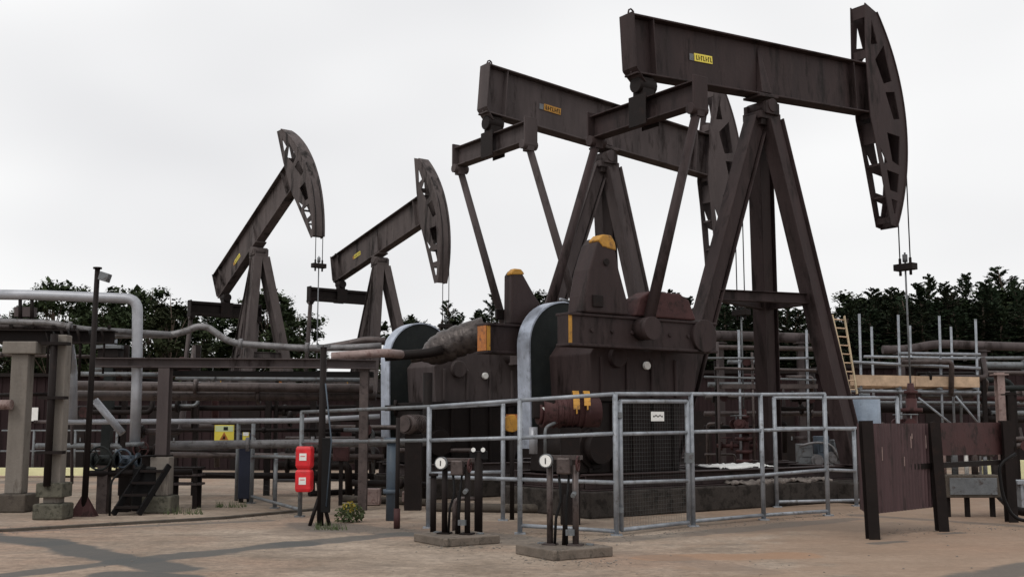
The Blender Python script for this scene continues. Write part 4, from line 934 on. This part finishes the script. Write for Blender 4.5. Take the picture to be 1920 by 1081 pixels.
# loose things on the ground beyond the plinth
def crumple(label, px0, py0, px1, py1, Y, z, dep, m, name='sheet', amp=.07, seed=3, cat='sheet', on=None):
    r_ = random.Random(seed); a_, b__ = P(px0, py0, Y), P(px1, py1, Y); nx, ny = 26, 8; vs = []; fs = []
    for i in range(nx + 1):
        for j in range(ny + 1):
            e_ = 1 if 0 < i < nx and 0 < j < ny else .2
            vs.append(Vector((a_.x + (b__.x - a_.x) * i / nx + r_.uniform(-.03, .03), Y + dep * j / ny, z + e_ * r_.uniform(.02, amp) + .05 * math.sin(i * .9 + j) * e_)))
    for i in range(nx):
        for j in range(ny): q = i * (ny + 1) + j; fs.append((q, q + ny + 1, q + ny + 2, q + 1))
    o = MB().add(vs, fs).build(name, m); tag(o, label, cat); md = o.modifiers.new('solid', 'SOLIDIFY'); md.thickness = .01; return o
def block(name, label, cat, px0, px1, py_top, Y, dep, m, zb=0.0, bev=.03):
    a_, b__ = P(px0, py_top, Y), P(px1, py_top, Y)
    return solo(MB().box(((a_.x + b__.x) / 2, Y + dep / 2, (a_.z + zb) / 2), (b__.x - a_.x, dep, a_.z - zb)), name, m, label, cat, bevel=bev)
def LW(k, lx, ly, z):
    x, y, h, _b = Q[k]; return Vector((x + lx * math.cos(h) - ly * math.sin(h), y + lx * math.sin(h) + ly * math.cos(h), z))
def drape(name, label, cat, a_, b__, c__, m, amp, seed, drop=.0):
    r_ = random.Random(seed); nx, ny = 40, 10; vs = []; fs = []
    for i in range(nx + 1):
        for j in range(ny + 1):
            q = a_ + (b__ - a_) * (i / nx) + (c__ - a_) * (j / ny); e_ = 1 if 0 < i < nx and j < ny else .3
            vs.append(q + Vector((r_.uniform(-.02, .02), r_.uniform(-.02, .02), .02 + e_ * (amp * (.5 + .5 * math.sin(i * .37 + j * .9 + 1.5 * math.sin(i * .21))) * r_.uniform(.3, 1)) - (drop * (1 - j) if j == 0 else 0))))
    for i in range(nx):
        for j in range(ny): q = i * (ny + 1) + j; fs.append((q, q + ny + 1, q + ny + 2, q + 1))
    o = MB().add(vs, fs, True).build(name, m); tag(o, label, cat); md = o.modifiers.new('solid', 'SOLIDIFY'); md.thickness = .012
drape('sheet', 'bright white sheet crumpled on the skid of the nearest pumpjack', 'sheet', LW(1, -2.4, -.88, .73), LW(1, -.9, -.88, .73), LW(1, -2.4, -.2, .73), white, .06, 3, .03)
drape('tarpaulin', 'dirty grey tarpaulin along the plinth edge of the nearest pumpjack', 'tarpaulin', LW(1, -2.5, -1.24, .45), LW(1, .4, -1.24, .45), LW(1, -2.5, -1.0, .45), mat('dirty_canvas', (.18, .155, .14), .8, var=.4, scale=6, rust=(.06, .05, .045), rustamt=.45), .07, 6, .05)
block('low_wall', 'long low dark block kerb behind the fence right of the gate leg', 'wall', 1458, 1602, 884, 27.6, .7, concdk)
r_ = random.Random(21)
t = thing('pump_set', 'pale grey pump set seen through the fence near the right leg', 'pump set', P(1535, 880, 27.6) * 1.0)
for k, (px_, py_, sx, sz, m_) in enumerate(((1508, 850, .34, .5, galvdk), (1528, 862, .28, .28, lag2), (1540, 840, .3, .62, bluegrey), (1556, 858, .3, .4, lag2), (1568, 846, .22, .6, galvdk))):
    c = P(px_, py_, 27.9)
    if k % 2: MB().tube([c + Vector((0, -.25, 0)), c + Vector((0, .3, 0))], sx * .55, 16).tube([c + Vector((0, -.3, 0)), c + Vector((0, -.25, 0))], sx * .35, 12).build('motor', m_, t)
    else: MB().box(c, (sx, .4, sz)).box(c + Vector((0, -.21, sz * .1)), (sx * .7, .03, sz * .5)).build('housing', m_, t, bevel=.03)
MB().tube(bend([P(1500, 835, 27.6), P(1530, 828, 27.6), P(1560, 832, 27.6), P(1574, 862, 27.6)], .2), .03, 8).build('hose', lag2, t)
a_ = P(1498, 872, 27.6); b__ = P(1578, 872, 27.6); MB().box(((a_.x + b__.x) / 2, 27.9, a_.z / 2), (b__.x - a_.x, .8, a_.z)).build('pallet', darkm, t)

# ------------------------------------------------------------ low buildings and tanks behind
def shed(name, label, px0, px1, ytop, Y, dep, m, doors=3, trim=darkm):
    a_, b__ = P(px0, ytop, Y), P(px1, ytop, Y); cx_ = (a_.x + b__.x) / 2; wd = b__.x - a_.x; h_ = a_.z
    t = thing(name, label, 'building', (cx_, Y, 0))
    MB().box((cx_, Y + dep / 2, h_ / 2), (wd, dep, h_)).build('wall', m, t)
    MB().box((cx_, Y + dep / 2 - .05, h_ + .06), (wd + .3, dep + .3, .12)).build('roof', trim, t)
    mb = MB()
    n_ = int(wd / .3)
    for i in range(n_): mb.box((a_.x + .15 + i * .3, Y - .015, h_ / 2), (.12, .03, h_ - .05))
    mb.build('cladding_ribs', m, t)
    for i in range(doors):
        X = a_.x + wd * (i + .5) / doors; d_ = MB().box((X, Y - .04, 1.0), (.95, .04, 2.0)).build('door', trim, t); MB().box((X + .35, Y - .075, 1.0), (.04, .03, .14)).build('handle', galvdk, d_)
    return t
tb = shed('low_building', 'long low brown clad building behind the leftmost pillars', -120, 225, 706, 38, 6, brick, 2)
for px_, w_ in ((62, .34), (46, .16)):
    MB().box(P(px_, 776, 37.9), (w_, .02, .46 if w_ > .2 else .22)).build('notice', white, tb)
shed('low_building', 'low dark brown building behind the pipe rack, under the far pumpjacks', 235, 690, 742, 37, 5, brick, 3)
shed('low_building', 'low brown building behind the scaffold and rusty boards', 1560, 2080, 690, 40, 8, brick, 4)
shed('low_building', 'dark brown shed behind the legs of the nearest pumpjack', 1230, 1540, 700, 41, 6, brick, 2)
shed('low_building', 'dark shed hidden mostly behind the two gearboxes', 760, 1200, 700, 46, 6, brick, 3)
for (px_, py_, w_, lb) in ((208, 655, .9, 'green vent cowl on the roof line left of the white vertical pipe'),):
    c = P(px_, py_, 24.4); t = thing('vent_cowl', lb, 'vent', (c.x, c.y, 0))
    MB().box(c + Vector((0, 0, .05)), (.62, .5, .07)).build('hood', galvdk, t); MB().box(c + Vector((0, 0, -.08)), (.46, .36, .18)).build('louvre', darkm, t); MB().box((c.x, c.y, (c.z - .17) / 2), (.2, .2, c.z - .17)).build('duct', green, t); MB().box(c + Vector((0, 0, .16)), (.2, .2, .16)).build('cap', galv, t)

# ------------------------------------------------------------ trees
leafd = mat('conifer_needles', (.022, .032, .018), .8, var=.5, scale=.6, bump=0, spec=.08, objvar=.35)
leafm = mat('broadleaf_foliage', (.034, .046, .022), .8, var=.5, scale=.6, bump=0, spec=.08, objvar=.35)
bark = mat('tree_bark', (.09, .065, .05), .9, scale=4)
def proto_tree(kind, seed):
    r_ = random.Random(seed); H = 12.0; mb = MB(); tr = MB()
    lean = [(r_.uniform(-.25, .25), r_.uniform(-.25, .25)) for _ in range(7)]
    ax = lambda f: Vector((lean[min(5, int(f * 6))][0] * (1 - (f * 6 % 1)) + lean[min(6, int(f * 6) + 1)][0] * (f * 6 % 1), lean[min(5, int(f * 6))][1] * (1 - (f * 6 % 1)) + lean[min(6, int(f * 6) + 1)][1] * (f * 6 % 1), f * H)) if 0 <= f < 1 else Vector((0, 0, f * H))
    tr.tube([ax(f) for f in (0, .2, .4, .6, .8, .97)], [.2, .17, .14, .1, .06, .02], 7)
    if kind == 'conifer':
        nb = 150
        for k in range(1500):
            f = .08 + .86 * r_.random(); q = (1 - f) ** .85 * 1.15 * r_.random() ** .5; a = r_.uniform(0, 6.28); p = ax(f) + Vector((math.cos(a) * q, math.sin(a) * q, 0)); s_ = r_.uniform(.2, .42) * (1.05 - f)
            u = Vector((r_.uniform(-1, 1), r_.uniform(-1, 1), r_.uniform(-.8, .8))).normalized(); v = u.cross(Vector((r_.uniform(-1, 1), r_.uniform(-1, 1), 1))).normalized()
            mb.add([p - u * s_, p + v * s_ * .6, p + u * s_, p - v * s_ * .6], [(0, 1, 2, 3)])
        for k in range(nb):
            f = .14 + .85 * (k / nb) ** .9; env = (1 - f) ** .75 * 2.1 * r_.uniform(.5, 1.12) + .12
            a = r_.uniform(0, 6.28); d = Vector((math.cos(a), math.sin(a), r_.uniform(-.15, .35) if f < .85 else .9)); b = ax(f); e = b + d * env
            if k % 2 == 0: tr.tube([b, e], [.03, .008], 4)
            for j in range(34):
                g_ = r_.random() ** .6; s_ = r_.uniform(.08, .19) * (1 - .4 * f)
                p = b.lerp(e, g_) + Vector((r_.gauss(0, .22), r_.gauss(0, .22), r_.gauss(0, .13))) * (1 - .88 * f)
                u = (d.normalized() + Vector((r_.uniform(-.7, .7), r_.uniform(-.7, .7), r_.uniform(-.4, .6)))).normalized(); v = u.cross(Vector((r_.uniform(-1, 1), r_.uniform(-1, 1), 1))).normalized()
                mb.add([p - u * s_, p + v * s_ * .42, p + u * s_ * 1.1, p - v * s_ * .42], [(0, 1, 2, 3)])
    else:
        clumps = []
        for k in range(38):
            f = r_.uniform(.22, .97); rad = 3.0 * math.sin(min(1, (f - .18) / .8) * 3.0) ** .7 if f < .97 else .5; a = r_.uniform(0, 6.28); q = r_.uniform(.35, 1) * max(.5, rad)
            c = Vector((math.cos(a) * q, math.sin(a) * q, f * H)); clumps.append(c); b = ax(max(.15, f - .25)); tr.tube([b, c], [.06, .015], 5)
        for c in clumps:
            R_ = r_.uniform(.6, 1.25)
            for j in range(34):
                q = Vector((r_.gauss(0, 1), r_.gauss(0, 1), r_.gauss(0, .75))).normalized() * R_ * r_.uniform(0, .72); s_ = r_.uniform(.2, .38); p = c + q
                u = Vector((r_.uniform(-1, 1), r_.uniform(-1, 1), r_.uniform(-.8, .8))).normalized(); v = u.cross(Vector((r_.uniform(-.5, .5), r_.uniform(-.5, .5), 1))).normalized()
                mb.add([p - u * s_, p + v * s_ * .7, p + u * s_, p - v * s_ * .7], [(0, 1, 2, 3)])
            for j in range(190):
                q = Vector((r_.gauss(0, 1), r_.gauss(0, 1), r_.gauss(0, .75))).normalized() * R_ * r_.uniform(.35, 1.08) ** .7; q.z *= .72; s_ = r_.uniform(.06, .15); p = c + q
                u = Vector((r_.uniform(-1, 1), r_.uniform(-1, 1), r_.uniform(-.6, .6))).normalized(); v = u.cross(Vector((r_.uniform(-.5, .5), r_.uniform(-.5, .5), 1))).normalized()
                mb.add([p - u * s_, p + v * s_ * .6, p + u * s_, p - v * s_ * .6], [(0, 1, 2, 3)])
    return mb, tr
protos = {}
def place_tree(kind, var, px_, ytop, Y, label, group, wide=1.0):
    key = (kind, var); tp = P(px_, ytop, Y); s_ = tp.z / 12.0
    if key not in protos:
        root = thing('conifer_tree' if kind == 'conifer' else 'broadleaf_tree', label, 'tree', (0, 0, 0), 0, group)
        mb, tr = proto_tree(kind, 40 + var * 7 + (0 if kind == 'conifer' else 100))
        cr_ = mb.build('crown', leafd if kind == 'conifer' else leafm, root, world=False); tk = tr.build('trunk', bark, root, world=False); protos[key] = (root, cr_, tk)
    else:
        r0, c0_, t0 = protos[key]; root = r0.copy(); sc.collection.objects.link(root)
        for ch in (c0_, t0): q = ch.copy(); sc.collection.objects.link(q); q.parent = root
        tag(root, label, 'tree', group)
    root.location = (tp.x, Y, 0); root.rotation_euler = (0, 0, rnd.uniform(0, 6.28)); root.scale = (s_ * wide, s_ * wide, s_)
GR = 'conifers behind the scaffold'; LR = 'dark conifer in the dense stand behind the scaffold at the right'
for i, (px_, yt) in enumerate(((1585, 572), (1603, 560), (1622, 540), (1643, 552), (1662, 538), (1684, 545), (1700, 553), (1722, 530), (1748, 515), (1770, 530), (1790, 538), (1812, 512), (1838, 524), (1858, 535), (1884, 498), (1905, 522), (1930, 510), (1960, 500), (1990, 520))):
    place_tree('conifer', i % 4, px_, yt, 84 + (i % 3) * 4, LR, GR, (1.1, 1.5, 1.9, 1.3, 1.7)[i % 5])
for i in range(17): place_tree('conifer', (i + 2) % 4, 1592 + i * 24, 562 + (i * 7) % 23, 80 + (i % 2) * 3, LR, GR, 2.1)
for i in range(15): place_tree('broadleaf', i % 4, 1598 + i * 26, 545 + (i * 11) % 26 - (12 if i > 8 else 0), 92, 'dark rounded tree mixed among the conifers at the right', 'rounded trees among the conifers', 1.25)
GM = 'conifers behind the nearest legs'; LM = 'conifer seen low between the legs of the two large pumpjacks'
for i, (px_, yt) in enumerate(((1262, 545), (1285, 560), (1245, 575), (1310, 590), (1340, 585), (1365, 575), (1392, 580), (1420, 590), (1470, 600), (1500, 585), (1530, 600), (1555, 590), (1350, 572), (1378, 566), (1405, 570), (1490, 578), (1270, 552), (1320, 562), (1250, 548), (1290, 556), (1360, 560), (1395, 558), (1412, 565), (1455, 580), (1475, 575), (1545, 570), (1230, 572))):
    place_tree('conifer', i % 4, px_, yt, 74 + (i % 3) * 3, LM, GM, 1.9)
GC = 'trees behind the belt guards'; LC = 'tree rising behind the belt guards in the middle of the photo'
for i, (px_, yt) in enumerate(((745, 592), (772, 590), (845, 562), (825, 590), (865, 585), (918, 545), (940, 575), (905, 580), (965, 580), (1000, 545), (1020, 560), (1045, 590), (1100, 590), (1180, 590), (890, 580), (1215, 580), (1070, 585), (1140, 592), (985, 565))):
    place_tree('broadleaf' if i % 3 == 0 else 'conifer', i % 3, px_, yt, 66 + (i % 3) * 3, LC, GC, 1.2)
GB = 'broadleaf trees behind the lamp post'; LB = 'rounded broadleaf tree in the row behind the lamp post and pale pipe'
for i, (px_, yt) in enumerate(((-30, 590), (20, 575), (60, 560), (105, 528), (138, 530), (165, 560), (205, 552), (240, 542), (285, 532), (320, 548), (350, 575), (-60, 575), (190, 590), (120, 590), (50, 600), (270, 585), (330, 600))):
    place_tree('broadleaf', i % 4, px_, yt, 56 + (i % 3) * 3, LB, GB, .85 if yt < 540 and px_ < 150 else 1.0)
GP = 'trees behind the leftmost pumpjack'; LP = 'dark tree behind the legs of the leftmost pumpjack'
for i, (px_, yt) in enumerate(((385, 575), (415, 565), (445, 570), (505, 548), (540, 556), (562, 580), (520, 590), (470, 590), (575, 610))):
    place_tree('broadleaf' if i % 2 else 'conifer', i % 4, px_, yt, 64 + (i % 3) * 3, LP, GP, 1.2)
mb = leafcloud(16000, (0, 98, 1.6), (62, 4, 3.8), .15, .38, 0, 77)
tag(mb.build('undergrowth', leafd, origin=(0, 98, 0)), 'dark undergrowth and hedge along the far edge of the site', 'undergrowth', kind='stuff')
mb = leafcloud(15000, (30, 94, 3.0), (24, 3.5, 6.6), .13, .32, 0, 78)
tag(mb.build('undergrowth', leafd, origin=(26, 92, 0)), 'dense lower wood filling the gaps between the conifers at the right', 'undergrowth', kind='stuff')
# far wooded rise closing the horizon
mb = MB(); r_ = random.Random(9); vs = []; fs = []; nx = 160
for j, (yy, hh_) in enumerate(((128, 0), (131, 3.2), (140, 4.4), (170, 4.0), (220, 0))):
    for i in range(nx + 1): vs.append(Vector((-190 + i * 380 / nx, yy + r_.uniform(-1, 1), hh_ + (r_.uniform(-.5, .7) if hh_ else 0))))
for j in range(4):
    for i in range(nx): q = j * (nx + 1) + i; fs.append((q, q + 1, q + nx + 2, q + nx + 1))
mb.add(vs, fs, True); tag(mb.build('hills', leafd, origin=(0, 150, 0)), kind='structure')

mb = leafcloud(9000, (-26, 66, 1.2), (17, 3, 5.8), .10, .24, 0, 79)
tag(mb.build('undergrowth', leafm, origin=(-26, 66, 0)), 'lower dense greenery between the rounded trees at the left', 'undergrowth', kind='stuff')
# loose stones and grit swept against slabs, kerb and fence feet
r_ = random.Random(31); mb = MB()
def stone(c, s_):
    k = [r_.uniform(.6, 1.2) for _ in range(6)]; z = s_ * .6
    mb.add([c + Vector((s_ * k[0], 0, z * .4)), c + Vector((0, s_ * k[1], z * .4)), c + Vector((-s_ * k[2], 0, z * .4)), c + Vector((0, -s_ * k[3], z * .4)), c + Vector((0, 0, z * k[4])), c], [(0, 1, 4), (1, 2, 4), (2, 3, 4), (3, 0, 4), (1, 0, 5), (2, 1, 5), (3, 2, 5), (0, 3, 5)])
lines = [(G(-60, 1000), G(600, 962), .35, 420), (G(560, 985), G(1160, 1012), .5, 520), (G(1160, 1008), G(1600, 960), .3, 320), (G(980, 1050), G(1160, 1056), .25, 130), (G(780, 1024), G(940, 1026), .2, 110), (G(1600, 1000), G(1930, 985), .4, 240), (G(0, 1060), G(1900, 1060), 1.6, 160)]
for a_, b__, w_, n_ in lines:
    for _ in range(n_): stone(a_.lerp(b__, r_.random()) + Vector((r_.gauss(0, w_ * .3), r_.gauss(0, w_), 0)), r_.choice((.006, .008, .010, .014, .02)))
tag(mb.build('gravel', conc, origin=(0, 15, 0)), 'loose dark stones and grit scattered over the yard', 'gravel', kind='stuff')
# more stacked pipework in the racks at both sides
for i, (x0, y0, x1, y1, Y_, rr, m_, lb) in enumerate((
    (330, 708, 690, 712, 24.2, .05, galvdk, 'slim grey pipe between the brown rack beam and the fat dark pipes'),
    (120, 765, 700, 764, 24.6, .06, darkm, 'dark pipe just below the two fat pipes in the left rack'),
    (320, 806, 700, 806, 24.0, .04, darkm, 'slim dark pipe directly above the purplish grey one'),
    (320, 852, 720, 856, 23.6, .06, lagb, 'dull pipe directly below the purplish grey one'),
    (320, 890, 700, 892, 24.2, .07, darkm, 'lowest black pipe in the left rack, above the wire mesh fence'),
    (-40, 664, 170, 668, 24.5, .04, lagb, 'slim pipe seen between the leftmost pillar and the lamp post'),
    (176, 690, 250, 690, 24.5, .09, galvdk, 'short grey pipe below the vent cowl'),
    (1320, 650, 1540, 654, 32.4, .07, lagb, 'dull pipe just under the fat brown pipe behind the nearest legs'),
    (1320, 740, 1600, 744, 31.5, .10, darkm, 'dark pipe crossing behind the straight leg at the top rail height'),
    (1320, 775, 1600, 775, 31.3, .07, lagb, 'dull brown pipe crossing behind the straight leg below the top rail'),
    (1320, 800, 1600, 802, 31.6, .06, darkm, 'low dark pipe behind the straight leg at the middle rail height'),
    (1720, 672, 1990, 670, 32.2, .05, galvdk, 'slim pipe hung just under the overhead brown pipe at the right'),
    (1640, 754, 1990, 756, 32.0, .05, galvdk, 'slim grey pipe between the two dark pipes over the rusty boards'),
    (1836, 698, 1990, 700, 30.0, .06, lagb, 'brown pipe just under the grey green one at the right edge'),
    (1836, 728, 1990, 726, 29.8, .08, green, 'green grey pipe above the middle brown one at the right edge'),
    (1836, 785, 1990, 787, 29.6, .09, darkm, 'black pipe at the right edge level with the top of the boards'))):
    pipe([P(x0, y0, Y_), P(x1, y1, Y_)], rr, m_, lb, flanges=[(0, .2 + .13 * (i % 5))])
r_ = random.Random(51)
for X0, X1, Y0, Y1, n_, lb in ((-10.6, -6.6, 23.8, 25.0, 10, 'cluttered dark valve manifold behind the pillars and the lamp post'), (5.4, 8.6, 30.2, 31.2, 12, 'cluttered brown valve manifold between the legs of the nearest pumpjack'), (10.2, 15.0, 28.6, 30.0, 12, 'cluttered dark manifold just above the rusty boards'), (11.0, 14.5, 23.5, 26.5, 7, 'dark low manifold at the right edge behind the half height board')):
    t = thing('pipe_manifold', lb, 'manifold', ((X0 + X1) / 2, (Y0 + Y1) / 2, 0)); hi = 3.3 if X0 < 0 or Y0 > 28 else 2.2
    for k in range(n_):
        xa = r_.uniform(X0, X1 - .6); z = r_.uniform(.3, hi); Y_ = r_.uniform(Y0, Y1); Ln = r_.uniform(.5, min(2.2, X1 - xa))
        zz = z - r_.uniform(.3, 1.4) if k % 2 else min(hi, z + r_.uniform(.3, .8))
        o = MB().tube(bend([(xa, Y_, z), (xa + Ln, Y_, z), (xa + Ln, Y_ + .15, max(.05, zz))], .12), r_.uniform(.03, .08), 9).build('pipe_run', [darkm, lagb, brown2, galvdk, redbrown][k % 5], t)
        if k % 2 == 0: MB().tube([(xa + .2, Y_, z), (xa + .26, Y_, z)], .15, 12).build('flange', darkm, o)
        if k % 3 == 0: MB().tube([(xa + .5, Y_ - .14, z), (xa + .5, Y_ - .17, z)], .12, 12).build('hand_wheel', redbrown, o)
    for f in (.1, .5, .9): MB().box((X0 + (X1 - X0) * f, (Y0 + Y1) / 2, hi / 2), (.1, .1, hi)).build('upright', darkm, t)
